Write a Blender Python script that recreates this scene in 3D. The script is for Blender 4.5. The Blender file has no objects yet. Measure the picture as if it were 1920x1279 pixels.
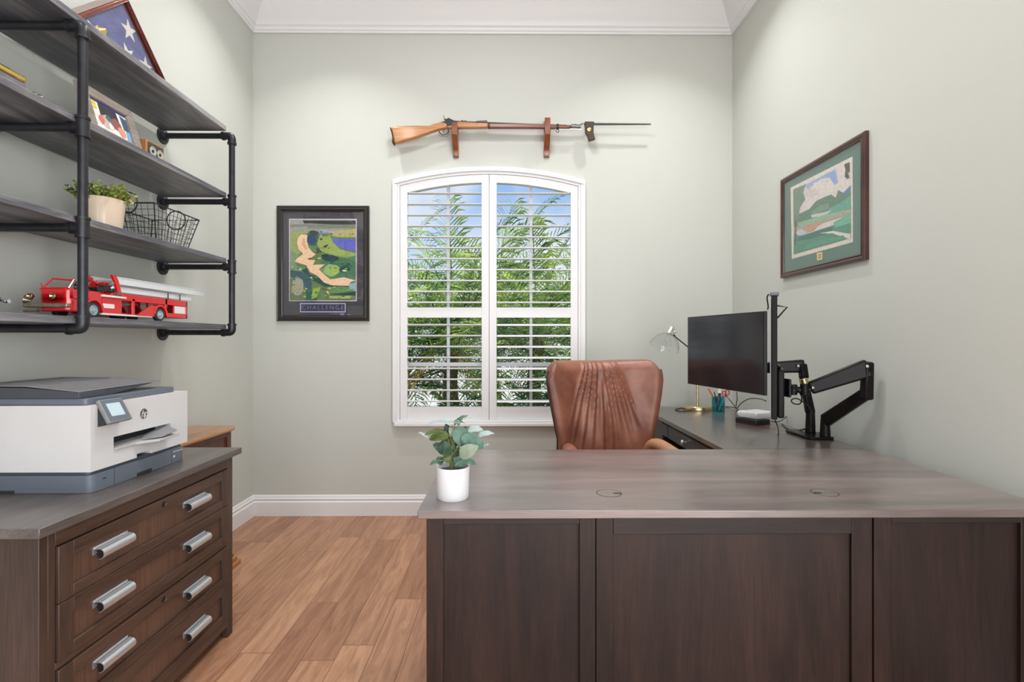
import bpy, bmesh, math, random
from mathutils import Vector, Matrix
random.seed(7)
S = bpy.context.scene
COL = S.collection
PI = math.pi

# ---------------------------------------------------------------- camera, exposure, world, sun
YAW = math.radians(0.45)
cam_d = bpy.data.cameras.new('camera')
cam_d.lens = 950 / 1920 * 36
cam_d.sensor_width = 36
cam_d.shift_y = -2.5 / 1920
cam_d.clip_start = 0.05
cam = bpy.data.objects.new('camera', cam_d)
cam.location = (0, 0, 1.21)
cam.rotation_euler = (PI / 2, 0, -YAW)
COL.objects.link(cam)
S.camera = cam
S.view_settings.view_transform = 'Standard'
S.view_settings.look = 'None'
S.view_settings.gamma = 1
S.view_settings.use_curve_mapping = False
S.view_settings.exposure = 0.0
S.cycles.max_bounces = 8
S.cycles.diffuse_bounces = 5
S.cycles.glossy_bounces = 4
S.cycles.transparent_max_bounces = 16
S.cycles.caustics_reflective = False
S.cycles.caustics_refractive = False
S.cycles.sample_clamp_indirect = 4
S.cycles.use_denoising = True

w = bpy.data.worlds.new('sky'); S.world = w; w.use_nodes = True
nt = w.node_tree; nt.nodes.clear()
def wn(t, **k):
    n = nt.nodes.new(t)
    for a, b in k.items(): setattr(n, a, b)
    return n
tc = wn('ShaderNodeTexCoord'); sep = wn('ShaderNodeSeparateXYZ'); rmp = wn('ShaderNodeValToRGB')
nz = wn('ShaderNodeTexNoise'); cr = wn('ShaderNodeValToRGB'); mx = wn('ShaderNodeMix', data_type='RGBA')
bg = wn('ShaderNodeBackground'); ou = wn('ShaderNodeOutputWorld')
nt.links.new(tc.outputs['Generated'], sep.inputs[0]); nt.links.new(sep.outputs['Z'], rmp.inputs[0])
rmp.color_ramp.elements[0].position = 0.0; rmp.color_ramp.elements[0].color = (.82, .88, .95, 1)
rmp.color_ramp.elements[1].position = 0.3; rmp.color_ramp.elements[1].color = (.30, .52, .88, 1)
e = rmp.color_ramp.elements.new(.16); e.color = (.58, .74, .95, 1)
nt.links.new(tc.outputs['Generated'], nz.inputs['Vector']); nz.inputs['Scale'].default_value = 5; nz.inputs['Detail'].default_value = 5
nt.links.new(nz.outputs[0], cr.inputs[0]); cr.color_ramp.elements[0].position = .45; cr.color_ramp.elements[1].position = .68
nt.links.new(cr.outputs[0], mx.inputs[0]); nt.links.new(rmp.outputs[0], mx.inputs[6]); mx.inputs[7].default_value = (.9, .93, .96, 1)
nt.links.new(mx.outputs[2], bg.inputs[0]); nt.links.new(bg.outputs[0], ou.inputs[0]); bg.inputs[1].default_value = 1.0

sun_d = bpy.data.lights.new('sun', 'SUN'); sun_d.energy = 5.5; sun_d.angle = .01; sun_d.color = (1, .95, .86)
sun = bpy.data.objects.new('sun', sun_d); COL.objects.link(sun)
sun.rotation_euler = Vector((-.45, .42, -.80)).to_track_quat('-Z', 'Y').to_euler()

def area(name, loc, direction, sx, sy, power, color=(1, 1, 1), shape='RECTANGLE', spread=PI):
    d = bpy.data.lights.new(name, 'AREA'); d.shape = shape; d.size = sx
    if shape == 'RECTANGLE': d.size_y = sy
    d.energy = power; d.color = color; d.spread = spread
    o = bpy.data.objects.new(name, d); COL.objects.link(o); o.location = loc
    o.rotation_euler = Vector(direction).to_track_quat('-Z', 'Y').to_euler()
    return o
# daylight that reaches the room through the wide doorway behind the camera
area('doorway_daylight', (0.2, -1.78, 1.35), (-.08, 1, 0.05), 2.1, 2.4, 70, (.985, .985, 1.0))
area('added_side_fill', (1.62, -1.02, 1.25), (-1, .42, 0), 1.05, 2.2, 72, (.985, .985, 1.0))  # added fill in an invented side opening, brightens the left wall
# recessed ceiling lamps
CANS = [(-1.15, 2.82), (.98, 2.82), (-1.15, .95), (.98, .95)]
# a wide flush ceiling lamp in the middle of the room
area('flush_lamp_light', (-.05, 1.95, 3.50), (0, 0, -1), .50, .50, 30, (1, .99, .985), 'DISK')
for x, y in CANS:
    back = y > 2
    area('recessed_lamp_light', (x, y, 3.595), (0, 0, -1), .09, .09, 8.5 if back else 8, (1, .975, .94), 'DISK', math.radians(105) if back else PI)

def at(px, py, Y=None, X=None, Z=None):
    """point of a plane of the room (given X, Y or Z) that lies on the sight line through a photo pixel"""
    u = (px - 960) / 950; v = (637 - py) / 950
    dx = math.cos(YAW) * u + math.sin(YAW); dy = math.cos(YAW) - math.sin(YAW) * u; dz = v
    t = Y / dy if Y is not None else X / dx if X is not None else (Z - 1.21) / dz
    return Vector((dx * t, dy * t, 1.21 + dz * t))

# ---------------------------------------------------------------- materials
def mat(name, color, rough=.5, metal=0, spec=.5, coat=0, coat_rough=.1, noise=None, bump=0, bump_scale=50, emit=0, trans=0, ior=1.45, alpha=1, sheen=0):
    m = bpy.data.materials.new(name); m.use_nodes = True
    t = m.node_tree; b = t.nodes['Principled BSDF']
    b.inputs['Base Color'].default_value = (*color, 1)
    b.inputs['Roughness'].default_value = rough; b.inputs['Metallic'].default_value = metal
    b.inputs['Specular IOR Level'].default_value = spec
    b.inputs['Coat Weight'].default_value = coat; b.inputs['Coat Roughness'].default_value = coat_rough
    b.inputs['Transmission Weight'].default_value = trans; b.inputs['IOR'].default_value = ior
    b.inputs['Alpha'].default_value = alpha
    if emit:
        b.inputs['Emission Color'].default_value = (*color, 1); b.inputs['Emission Strength'].default_value = emit
    tcn = t.nodes.new('ShaderNodeTexCoord')
    if noise:                       # (amount, scale, stretch vector)
        amt, sc, st = noise
        mp = t.nodes.new('ShaderNodeMapping'); mp.inputs['Scale'].default_value = st
        n = t.nodes.new('ShaderNodeTexNoise'); n.inputs['Scale'].default_value = sc; n.inputs['Detail'].default_value = 5
        t.links.new(tcn.outputs['Object'], mp.inputs[0]); t.links.new(mp.outputs[0], n.inputs['Vector'])
        r = t.nodes.new('ShaderNodeValToRGB')
        r.color_ramp.elements[0].position = .3; r.color_ramp.elements[1].position = .7
        r.color_ramp.elements[0].color = (*[c * (1 - amt) for c in color], 1)
        r.color_ramp.elements[1].color = (*[min(1, c * (1 + amt)) for c in color], 1)
        t.links.new(n.outputs[0], r.inputs[0]); t.links.new(r.outputs[0], b.inputs['Base Color'])
    if bump:
        n2 = t.nodes.new('ShaderNodeTexNoise'); n2.inputs['Scale'].default_value = bump_scale; n2.inputs['Detail'].default_value = 4
        t.links.new(tcn.outputs['Object'], n2.inputs['Vector'])
        bp = t.nodes.new('ShaderNodeBump'); bp.inputs['Strength'].default_value = bump; bp.inputs['Distance'].default_value = .002
        t.links.new(n2.outputs[0], bp.inputs['Height']); t.links.new(bp.outputs[0], b.inputs['Normal'])
    return m

def wood(name, c1, c2, axis='x', rough=.45, scale=9, coat=0, bump=.15, spec=.5, c3=None, coat_rough=.15, streak=28):
    """long grain along the given axis: broad tone drift plus fine streaks"""
    m = bpy.data.materials.new(name); m.use_nodes = True
    t = m.node_tree; b = t.nodes['Principled BSDF']
    tcn = t.nodes.new('ShaderNodeTexCoord'); mp = t.nodes.new('ShaderNodeMapping')
    s = {'x': (.12, 1, 1), 'y': (1, .12, 1), 'z': (1, 1, .12)}[axis]
    mp.inputs['Scale'].default_value = s
    t.links.new(tcn.outputs['Object'], mp.inputs[0])
    n1 = t.nodes.new('ShaderNodeTexNoise'); n1.inputs['Scale'].default_value = scale; n1.inputs['Detail'].default_value = 6; n1.inputs['Roughness'].default_value = .65; n1.inputs['Distortion'].default_value = .6
    n2 = t.nodes.new('ShaderNodeTexNoise'); n2.inputs['Scale'].default_value = scale * streak; n2.inputs['Detail'].default_value = 3
    t.links.new(mp.outputs[0], n1.inputs['Vector'])
    mp2 = t.nodes.new('ShaderNodeMapping'); mp2.inputs['Scale'].default_value = tuple(.35 if v < 1 else 1 for v in s)
    t.links.new(mp.outputs[0], mp2.inputs[0]); t.links.new(mp2.outputs[0], n2.inputs['Vector'])
    r = t.nodes.new('ShaderNodeValToRGB'); r.color_ramp.elements[0].position = .32; r.color_ramp.elements[1].position = .68
    r.color_ramp.elements[0].color = (*c1, 1); r.color_ramp.elements[1].color = (*c2, 1)
    if c3:
        e = r.color_ramp.elements.new(.5); e.color = (*c3, 1)
    t.links.new(n1.outputs[0], r.inputs[0])
    mx = t.nodes.new('ShaderNodeMix'); mx.data_type = 'RGBA'; mx.blend_type = 'MULTIPLY'; mx.inputs[0].default_value = .55
    r2 = t.nodes.new('ShaderNodeValToRGB'); r2.color_ramp.elements[0].position = .35; r2.color_ramp.elements[0].color = (.45, .45, .45, 1); r2.color_ramp.elements[1].position = .6
    t.links.new(n2.outputs[0], r2.inputs[0]); t.links.new(r.outputs[0], mx.inputs[6]); t.links.new(r2.outputs[0], mx.inputs[7])
    t.links.new(mx.outputs[2], b.inputs['Base Color'])
    bp = t.nodes.new('ShaderNodeBump'); bp.inputs['Strength'].default_value = bump; bp.inputs['Distance'].default_value = .001
    t.links.new(n2.outputs[0], bp.inputs['Height']); t.links.new(bp.outputs[0], b.inputs['Normal'])
    b.inputs['Roughness'].default_value = rough; b.inputs['Coat Weight'].default_value = coat; b.inputs['Coat Roughness'].default_value = coat_rough
    b.inputs['Specular IOR Level'].default_value = spec
    if coat > .85: b.inputs['Coat IOR'].default_value = 1.7
    return m

def thin_glass(name, tint=(1, 1, 1), refl=1.0, base=.04):
    m = bpy.data.materials.new(name); m.use_nodes = True
    t = m.node_tree; t.nodes.clear()
    o = t.nodes.new('ShaderNodeOutputMaterial'); mx = t.nodes.new('ShaderNodeMixShader')
    lw = t.nodes.new('ShaderNodeLayerWeight'); lw.inputs[0].default_value = .5
    pw = t.nodes.new('ShaderNodeMath'); pw.operation = 'POWER'; pw.inputs[1].default_value = 4.0
    f = t.nodes.new('ShaderNodeMath'); f.operation = 'MULTIPLY_ADD'; f.inputs[1].default_value = .9; f.inputs[2].default_value = base
    t.links.new(lw.outputs['Facing'], pw.inputs[0]); t.links.new(pw.outputs[0], f.inputs[0])
    g = t.nodes.new('ShaderNodeBsdfGlossy'); g.inputs['Roughness'].default_value = .02
    tr = t.nodes.new('ShaderNodeBsdfTransparent'); tr.inputs[0].default_value = (*tint, 1)
    ml = t.nodes.new('ShaderNodeMath'); ml.operation = 'MULTIPLY'; ml.inputs[1].default_value = refl
    t.links.new(f.outputs[0], ml.inputs[0]); t.links.new(ml.outputs[0], mx.inputs[0])
    t.links.new(tr.outputs[0], mx.inputs[1]); t.links.new(g.outputs[0], mx.inputs[2]); t.links.new(mx.outputs[0], o.inputs[0])
    return m

M = {}
M['wall'] = mat('sage_wall_paint', (.535, .55, .512), .75, bump=.25, bump_scale=90)
M['white'] = mat('white_trim_paint', (.76, .76, .77), .4)
M['ceil'] = mat('ceiling_paint', (.80, .80, .80), .8)
M['shutter'] = mat('shutter_white', (.74, .74, .75), .35)
M['desk_top'] = wood('desk_top_wood', (.080, .054, .050), (.26, .190, .178), 'x', .38, 7, coat=1.0, coat_rough=.30, spec=.9, bump=.08)
M['desk_top_y'] = wood('return_top_wood', (.07, .054, .050), (.125, .10, .095), 'y', .3, 7, coat=.6, coat_rough=.2, spec=.65, bump=.08)
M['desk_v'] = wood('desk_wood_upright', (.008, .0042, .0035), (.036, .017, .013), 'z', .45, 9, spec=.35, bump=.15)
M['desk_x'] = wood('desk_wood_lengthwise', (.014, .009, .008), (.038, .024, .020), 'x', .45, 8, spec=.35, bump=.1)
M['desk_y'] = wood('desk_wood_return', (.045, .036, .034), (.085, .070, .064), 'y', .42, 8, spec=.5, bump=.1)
M['cab_y'] = wood('cabinet_wood_lengthwise', (.040, .021, .014), (.11, .060, .042), 'y', .4, 9, spec=.5, bump=.12)
M['cab_z'] = wood('cabinet_wood_upright', (.036, .021, .015), (.085, .048, .035), 'z', .42, 8, spec=.5, bump=.12)
M['cab_panel'] = wood('cabinet_panel_wood', (.070, .034, .022), (.125, .066, .044), 'z', .4, 5, spec=.5, bump=.08)
M['cab_top'] = wood('cabinet_top_wood', (.075, .060, .055), (.15, .125, .115), 'y', .32, 8, coat=.25, coat_rough=.25, spec=.6, bump=.1)
M['shelf'] = wood('shelf_wood', (.045, .048, .060), (.32, .31, .325), 'y', .40, 8, bump=.35, c3=(.11, .11, .125))
M['pipe'] = mat('black_iron_pipe', (.035, .036, .042), .38, metal=.6, spec=.6, noise=(.2, 30, (1, 1, 1)))
M['black'] = mat('black_plastic', (.012, .012, .013), .35)
M['gloss_black'] = mat('gloss_black_plastic', (.012, .010, .009), .25, spec=.14)
M['rubber'] = mat('black_rubber', (.02, .02, .02), .7)
M['steel'] = mat('brushed_steel', (.72, .74, .77), .36, metal=.85)
M['chrome'] = mat('chrome', (.8, .8, .82), .08, metal=1)
M['brass'] = mat('brushed_brass', (.72, .58, .33), .25, metal=1)
M['gold'] = mat('polished_gold', (.85, .62, .18), .22, metal=1)
M['gunmetal'] = mat('dark_gun_steel', (.035, .034, .036), .35, metal=.6)
M['blade'] = mat('bayonet_steel', (.22, .22, .22), .28, metal=1)
M['stock'] = wood('walnut_stock', (.36, .14, .035), (.58, .26, .08), 'x', .32, 6, coat=.4, bump=.05)
M['stock_dark'] = wood('walnut_fore_stock', (.15, .042, .022), (.24, .075, .04), 'x', .32, 8, coat=.4, bump=.05)
M['bracket'] = wood('bracket_wood', (.16, .045, .018), (.32, .10, .035), 'z', .3, 12, coat=.4, bump=.05)
M['leather_dark'] = mat('dark_leather', (.045, .026, .020), .45, bump=.2, bump_scale=120)
M['glass'] = thin_glass('window_glass', refl=.5, base=.005)
M['pic_glass'] = thin_glass('picture_glass', refl=1.0)
M['lamp_glass'] = thin_glass('clear_lamp_glass', (.98, .99, .99), 1.2)
M['teal_glass'] = thin_glass('teal_glass', (.42, .78, .84), 1.2)
M['black_frame'] = mat('black_picture_frame', (.022, .018, .017), .28, coat=.3)
M['red_frame'] = wood('mahogany_frame', (.035, .012, .010), (.085, .03, .022), 'y', .3, 8, coat=.4, bump=.05)

# ---------------------------------------------------------------- mesh helpers
def B(): return bmesh.new()
def quad(bm, pts, mi=0):
    f = bm.faces.new([bm.verts.new(p) for p in pts]); f.material_index = mi; return f
def prism(bm, pts, vec, mi=0):
    vec = Vector(vec); a = [bm.verts.new(p) for p in pts]; b = [bm.verts.new(Vector(p) + vec) for p in pts]
    n = len(pts); fs = [bm.faces.new(a), bm.faces.new(b[::-1])]
    for i in range(n): fs.append(bm.faces.new((a[i], b[i], b[(i + 1) % n], a[(i + 1) % n])))
    for f in fs: f.material_index = mi
def box(bm, x, y, z, mi=0):
    prism(bm, [(x[0], y[0], z[0]), (x[1], y[0], z[0]), (x[1], y[1], z[0]), (x[0], y[1], z[0])], (0, 0, z[1] - z[0]), mi)
def frame_of(d):
    d = Vector(d).normalized(); up = Vector((0, 0, 1)) if abs(d.z) < .95 else Vector((1, 0, 0))
    a = d.cross(up).normalized(); return a, a.cross(d).normalized(), d
def beam(bm, p0, p1, wd, ht, mi=0, up=None, w1=None, h1=None):
    p0 = Vector(p0); p1 = Vector(p1); a, b, d = frame_of(p1 - p0)
    if up is not None:
        b = Vector(up).normalized(); a = d.cross(b).normalized(); b = a.cross(d).normalized()
    w1 = wd if w1 is None else w1; h1 = ht if h1 is None else h1
    v = [bm.verts.new(p + a * sx * ww / 2 + b * sy * hh / 2) for p, ww, hh in ((p0, wd, ht), (p1, w1, h1)) for sx, sy in ((-1, -1), (1, -1), (1, 1), (-1, 1))]
    for q in ((0, 1, 2, 3), (7, 6, 5, 4), (0, 4, 5, 1), (1, 5, 6, 2), (2, 6, 7, 3), (3, 7, 4, 0)):
        bm.faces.new([v[i] for i in q]).material_index = mi
def tube(bm, pts, r, seg=10, mi=0, caps=True):
    pts = [Vector(p) for p in pts]; n = len(pts)
    rs = r if isinstance(r, (list, tuple)) else [r] * n
    rings = []; a = None
    for i, p in enumerate(pts):
        d = (pts[min(i + 1, n - 1)] - pts[max(i - 1, 0)]).normalized()
        if a is None: a, b, _ = frame_of(d)
        else:
            a = (a - d * a.dot(d)).normalized()
        b = a.cross(d).normalized()
        rings.append([bm.verts.new(p + (a * math.cos(2 * PI * k / seg) + b * math.sin(2 * PI * k / seg)) * rs[i]) for k in range(seg)])
    for i in range(n - 1):
        for k in range(seg):
            bm.faces.new((rings[i][k], rings[i][(k + 1) % seg], rings[i + 1][(k + 1) % seg], rings[i + 1][k])).material_index = mi
    if caps:
        bm.faces.new(rings[0]).material_index = mi; bm.faces.new(rings[-1][::-1]).material_index = mi
def cyl(bm, p0, p1, r, r1=None, seg=20, mi=0): tube(bm, [p0, p1], [r, r if r1 is None else r1], seg, mi)
def lathe(bm, prof, o=(0, 0, 0), axis=(0, 0, 1), seg=32, mi=0, close=False):
    a, b, d = frame_of(axis); o = Vector(o); rings = []
    for r, z in prof:
        rings.append([bm.verts.new(o + d * z + (a * math.cos(2 * PI * k / seg) + b * math.sin(2 * PI * k / seg)) * max(r, 1e-5)) for k in range(seg)])
    for i in range(len(rings) - 1):
        for k in range(seg):
            bm.faces.new((rings[i][k], rings[i][(k + 1) % seg], rings[i + 1][(k + 1) % seg], rings[i + 1][k])).material_index = mi
def ball(bm, c, r, seg=14, mi=0):
    if not isinstance(r, (tuple, list)): r = (r, r, r)
    c = Vector(c); n = seg // 2; rings = []
    for i in range(n + 1):
        th = PI * i / n
        rings.append([bm.verts.new(c + Vector((r[0] * math.sin(th) * math.cos(2 * PI * k / seg), r[1] * math.sin(th) * math.sin(2 * PI * k / seg), r[2] * math.cos(th)))) for k in range(seg)])
    for i in range(n):
        for k in range(seg):
            bm.faces.new((rings[i][k], rings[i][(k + 1) % seg], rings[i + 1][(k + 1) % seg], rings[i + 1][k])).material_index = mi
    bmesh.ops.remove_doubles(bm, verts=rings[0] + rings[-1], dist=1e-7)
def bez(pts, n=8):
    """smooth curve through points (Catmull-Rom)"""
    P = [Vector(p) for p in pts]; P = [P[0] * 2 - P[1]] + P + [P[-1] * 2 - P[-2]]; out = []
    for i in range(1, len(P) - 2):
        for k in range(n):
            t = k / n; a, b, c, d = P[i - 1:i + 3]
            out.append(.5 * ((2 * b) + (c - a) * t + (2 * a - 5 * b + 4 * c - d) * t * t + (3 * b - 3 * c + d - a) * t ** 3))
    out.append(P[-2]); return out

WORLD = {}
def empty(name, loc, rz=0):
    o = bpy.data.objects.new(name, None); COL.objects.link(o); o.location = loc; o.rotation_euler = (0, 0, rz)
    o.empty_display_size = .05
    WORLD[o.name] = Matrix.Translation(Vector(loc)) @ Matrix.Rotation(rz, 4, 'Z'); return o
def tag(o, label, cat, group=None):
    o['label'] = label; o['category'] = cat
    if group: o['group'] = group
    return o
def thing(name, label, cat, loc=(0, 0, 0), rz=0, group=None):
    return tag(empty(name, loc, rz), label, cat, group)
def obj(name, bm, mats, parent=None, bevel=0, smooth=True, local=False, label=None, recalc=True, seg=2):
    if recalc: bmesh.ops.recalc_face_normals(bm, faces=bm.faces)
    W = Matrix.Identity(4)
    if parent is not None: W = WORLD[parent.name]
    if not local and parent is not None: bm.transform(W.inverted())
    if smooth:
        for f in bm.faces: f.smooth = True
        for ed in bm.edges:
            if len(ed.link_faces) == 2 and ed.calc_face_angle(0) > .62: ed.smooth = False
    me = bpy.data.meshes.new(name); bm.to_mesh(me); bm.free()
    for m in (mats if isinstance(mats, (list, tuple)) else [mats]): me.materials.append(m if not isinstance(m, str) else M[m])
    o = bpy.data.objects.new(name, me); COL.objects.link(o)
    if parent is not None: o.parent = parent
    WORLD[o.name] = W
    if bevel:
        md = o.modifiers.new('bevel', 'BEVEL'); md.width = bevel; md.segments = seg; md.limit_method = 'ANGLE'; md.angle_limit = .6
    if label: o['label'] = label
    return o
def struct(name, bm, mats, bevel=0, parent=None, **k):
    o = obj(name, bm, mats, parent, bevel, **k)
    if parent is None: o['kind'] = 'structure'
    return o
def text(name, body, size, m, parent, loc, rot, extrude=.0003, shear=0, align='CENTER', space=1.0):
    c = bpy.data.curves.new(name, 'FONT'); c.body = body; c.size = size; c.extrude = extrude; c.shear = shear
    c.align_x = align; c.align_y = 'CENTER'; c.space_character = space; c.materials.append(M[m] if isinstance(m, str) else m)
    o = bpy.data.objects.new(name, c); COL.objects.link(o); o.parent = parent
    me = bpy.data.meshes.new_from_object(o); me.transform(WORLD[parent.name].inverted() @ Matrix.Translation(Vector(loc)) @ rot.to_4x4())
    bpy.data.objects.remove(o); bpy.data.curves.remove(c)
    o = bpy.data.objects.new(name, me); COL.objects.link(o); o.parent = parent
    WORLD[o.name] = WORLD[parent.name]; return o

# ================================================================ the room
XL, XR, YB, YF, ZC = -1.757, 1.557, 3.505, -1.8, 3.62
# ---- floor
def floor_mat():
    m = bpy.data.materials.new('hardwood_planks'); m.use_nodes = True; t = m.node_tree; b = t.nodes['Principled BSDF']
    tcn = t.nodes.new('ShaderNodeTexCoord'); mp = t.nodes.new('ShaderNodeMapping'); mp.inputs['Rotation'].default_value = (0, 0, PI / 2)
    mp.inputs['Location'].default_value = (.31, .02, 0)
    t.links.new(tcn.outputs['Object'], mp.inputs[0])
    # every row of planks starts at its own random offset
    sp = t.nodes.new('ShaderNodeSeparateXYZ'); t.links.new(mp.outputs[0], sp.inputs[0])
    def math_(op, a, v):
        n_ = t.nodes.new('ShaderNodeMath'); n_.operation = op; t.links.new(a, n_.inputs[0])
        if isinstance(v, float): n_.inputs[1].default_value = v
        elif v is not None: t.links.new(v, n_.inputs[1])
        return n_.outputs[0]
    row = math_('FLOOR', math_('DIVIDE', sp.outputs['Y'], .127), None)
    wnz = t.nodes.new('ShaderNodeTexWhiteNoise'); wnz.noise_dimensions = '1D'; t.links.new(row, wnz.inputs['W'])
    cx_ = t.nodes.new('ShaderNodeCombineXYZ'); t.links.new(math_('ADD', sp.outputs['X'], math_('MULTIPLY', wnz.outputs['Value'], 3.1)), cx_.inputs['X']); t.links.new(sp.outputs['Y'], cx_.inputs['Y'])
    def brick(c1, c2, mort):
        br = t.nodes.new('ShaderNodeTexBrick'); t.links.new(cx_.outputs[0], br.inputs['Vector'])
        br.offset = 0; br.offset_frequency = 2; br.squash = 1.0
        br.inputs['Scale'].default_value = 1; br.inputs['Brick Width'].default_value = 1.15; br.inputs['Row Height'].default_value = .127
        br.inputs['Mortar Size'].default_value = .0012; br.inputs['Mortar Smooth'].default_value = .2; br.inputs['Bias'].default_value = 0
        br.inputs['Color1'].default_value = (*c1, 1); br.inputs['Color2'].default_value = (*c2, 1); br.inputs['Mortar'].default_value = (*mort, 1)
        return br
    br = brick((.34, .165, .092), (.52, .285, .165), (.10, .045, .025))
    rnd = brick((0, 0, 0), (1, 1, 1), (0, 0, 0))
    # grain: noise stretched along the plank, shifted per plank
    sc = t.nodes.new('ShaderNodeVectorMath'); sc.operation = 'MULTIPLY_ADD'
    sc.inputs[1].default_value = (1, 9, 1); t.links.new(mp.outputs[0], sc.inputs[0])
    cmb = t.nodes.new('ShaderNodeVectorMath'); cmb.operation = 'SCALE'; cmb.inputs['Scale'].default_value = 7
    t.links.new(rnd.outputs['Color'], cmb.inputs[0]); t.links.new(cmb.outputs[0], sc.inputs[2])
    n = t.nodes.new('ShaderNodeTexNoise'); n.inputs['Scale'].default_value = 3.0; n.inputs['Detail'].default_value = 8; n.inputs['Roughness'].default_value = .62; n.inputs['Distortion'].default_value = 1.3
    t.links.new(sc.outputs[0], n.inputs['Vector'])
    r = t.nodes.new('ShaderNodeValToRGB'); r.color_ramp.elements[0].position = .34; r.color_ramp.elements[0].color = (.55, .47, .43, 1)
    r.color_ramp.elements[1].position = .62; r.color_ramp.elements[1].color = (1.0, 1.0, 1.0, 1)
    t.links.new(n.outputs[0], r.inputs[0])
    mx = t.nodes.new('ShaderNodeMix'); mx.data_type = 'RGBA'; mx.blend_type = 'MULTIPLY'; mx.inputs[0].default_value = .8
    t.links.new(br.outputs['Color'], mx.inputs[6]); t.links.new(r.outputs[0], mx.inputs[7]); t.links.new(mx.outputs[2], b.inputs['Base Color'])
    b.inputs['Roughness'].default_value = .33; b.inputs['Specular IOR Level'].default_value = .5
    bp = t.nodes.new('ShaderNodeBump'); bp.inputs['Strength'].default_value = .12; bp.inputs['Distance'].default_value = .002
    t.links.new(n.outputs[0], bp.inputs['Height']); t.links.new(bp.outputs[0], b.inputs['Normal'])
    return m
M['floor'] = floor_mat()
b = B(); box(b, (XL - .12, XR + .12), (YF - .12, YB + .12), (-.05, 0)); struct('floor', b, 'floor')
b = B(); box(b, (XL - .12, XR + .12), (YF - .12, YB + .12), (ZC, ZC + .1)); struct('ceiling', b, 'ceil')
b = B(); box(b, (XL - .12, XL), (YF, YB), (0, ZC)); struct('wall_left', b, 'wall')
b = B(); prism(b, [(XR, YF, 0), (XR, -1.6, 0), (XR, -1.6, 2.4), (XR, -.45, 2.4), (XR, -.45, 0), (XR, YB, 0), (XR, YB, ZC), (XR, YF, ZC)], (.12, 0, 0)); struct('wall_right', b, 'wall')  # gap behind the camera is invented to hold the side fill light
b = B(); box(b, (XL - .12, -1.25), (YF - .12, YF), (0, ZC)); box(b, (1.25, XR + .12), (YF - .12, YF), (0, ZC)); box(b, (-1.25, 1.25), (YF - .12, YF), (2.55, ZC))
struct('wall_front', b, 'wall')

# ---- back wall with the arched window opening
WX, WR, WZC = -.130, 2.41, -.012          # arch centre line, outer radius, height of its centre
def az(x, inset): return WZC + math.sqrt((WR - inset) ** 2 - (x - WX) ** 2)
hx0, hx1, hz0 = WX - .62, WX + .62, .655
b = B()
box(b, (XL - .12, hx0), (YB, YB + .14), (0, ZC)); box(b, (hx1, XR + .12), (YB, YB + .14), (0, ZC)); box(b, (hx0, hx1), (YB, YB + .14), (0, hz0))
N = 24
xs = [hx0 + (hx1 - hx0) * i / N for i in range(N + 1)]
prism(b, [(x, YB, az(x, .04)) for x in xs] + [(hx1, YB, ZC), (hx0, YB, ZC)], (0, .14, 0))
struct('wall_back', b, 'wall')

# ---- crown moulding and baseboards
CP = [(0, 3.318), (.016, 3.318), (.018, 3.330), (.026, 3.334), (.028, 3.352), (.040, 3.360), (.044, 3.372), (.062, 3.392), (.090, 3.438), (.128, 3.490), (.170, 3.532), (.200, 3.552), (.204, 3.566), (.222, 3.572), (.226, 3.62), (0, 3.62)]
def run(bm, prof, side, yst=None):
    if side == 'back': f = lambda d, z, e: (XL + d if e == 0 else XR - d, YB - d, z)
    if side == 'left': f = lambda d, z, e: (XL + d, YF if e == 0 else YB - d, z)
    if side == 'right': f = lambda d, z, e: (XR - d, (YF if yst is None else yst) if e == 0 else YB - d, z)
    a = [bm.verts.new(f(d, z, 0)) for d, z in prof]; c = [bm.verts.new(f(d, z, 1)) for d, z in prof]
    n = len(prof)
    for i in range(n): bm.faces.new((a[i], a[(i + 1) % n], c[(i + 1) % n], c[i]))
    bm.faces.new(a); bm.faces.new(c[::-1])
for k, s in enumerate(('back', 'left', 'right')):
    b = B(); run(b, CP, s); struct('trim_%d' % (k + 1), b, 'white')
BP = [(0, 0), (.020, 0), (.020, .094), (.016, .098), (.013, .104), (.016, .110), (.015, .118), (.009, .121), (.009, .131), (.005, .138), (0, .140)]
for s in ('back', 'left', 'right'):
    b = B(); run(b, BP, s, -.45); struct('baseboard_' + s, b, 'white')

# ---- recessed lamps in the ceiling
for i, (x, y) in enumerate(CANS):
    pl = ['nearest the back wall on the left', 'nearest the back wall on the right', 'in the left middle', 'in the right middle'][i]
    t = thing('recessed_lamp', 'round white recessed ceiling lamp ' + pl, 'lamp', (x, y, ZC), group='recessed ceiling lamps')
    b = B(); lathe(b, [(.095, -.001), (.095, -.008), (.085, -.012), (.078, -.010), (.075, -.001)], (x, y, ZC)); obj('trim_ring', b, 'white', t)

t = thing('flush_ceiling_lamp', 'wide round flush ceiling lamp in the middle of the room', 'lamp', (-.05, 1.95, ZC))
b = B(); lathe(b, [(.30, 0), (.30, -.05), (.285, -.055), (.282, -.03), (0, -.03)], (-.05, 1.95, ZC - .001), seg=48); obj('lamp_body', b, 'white', t)

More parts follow.
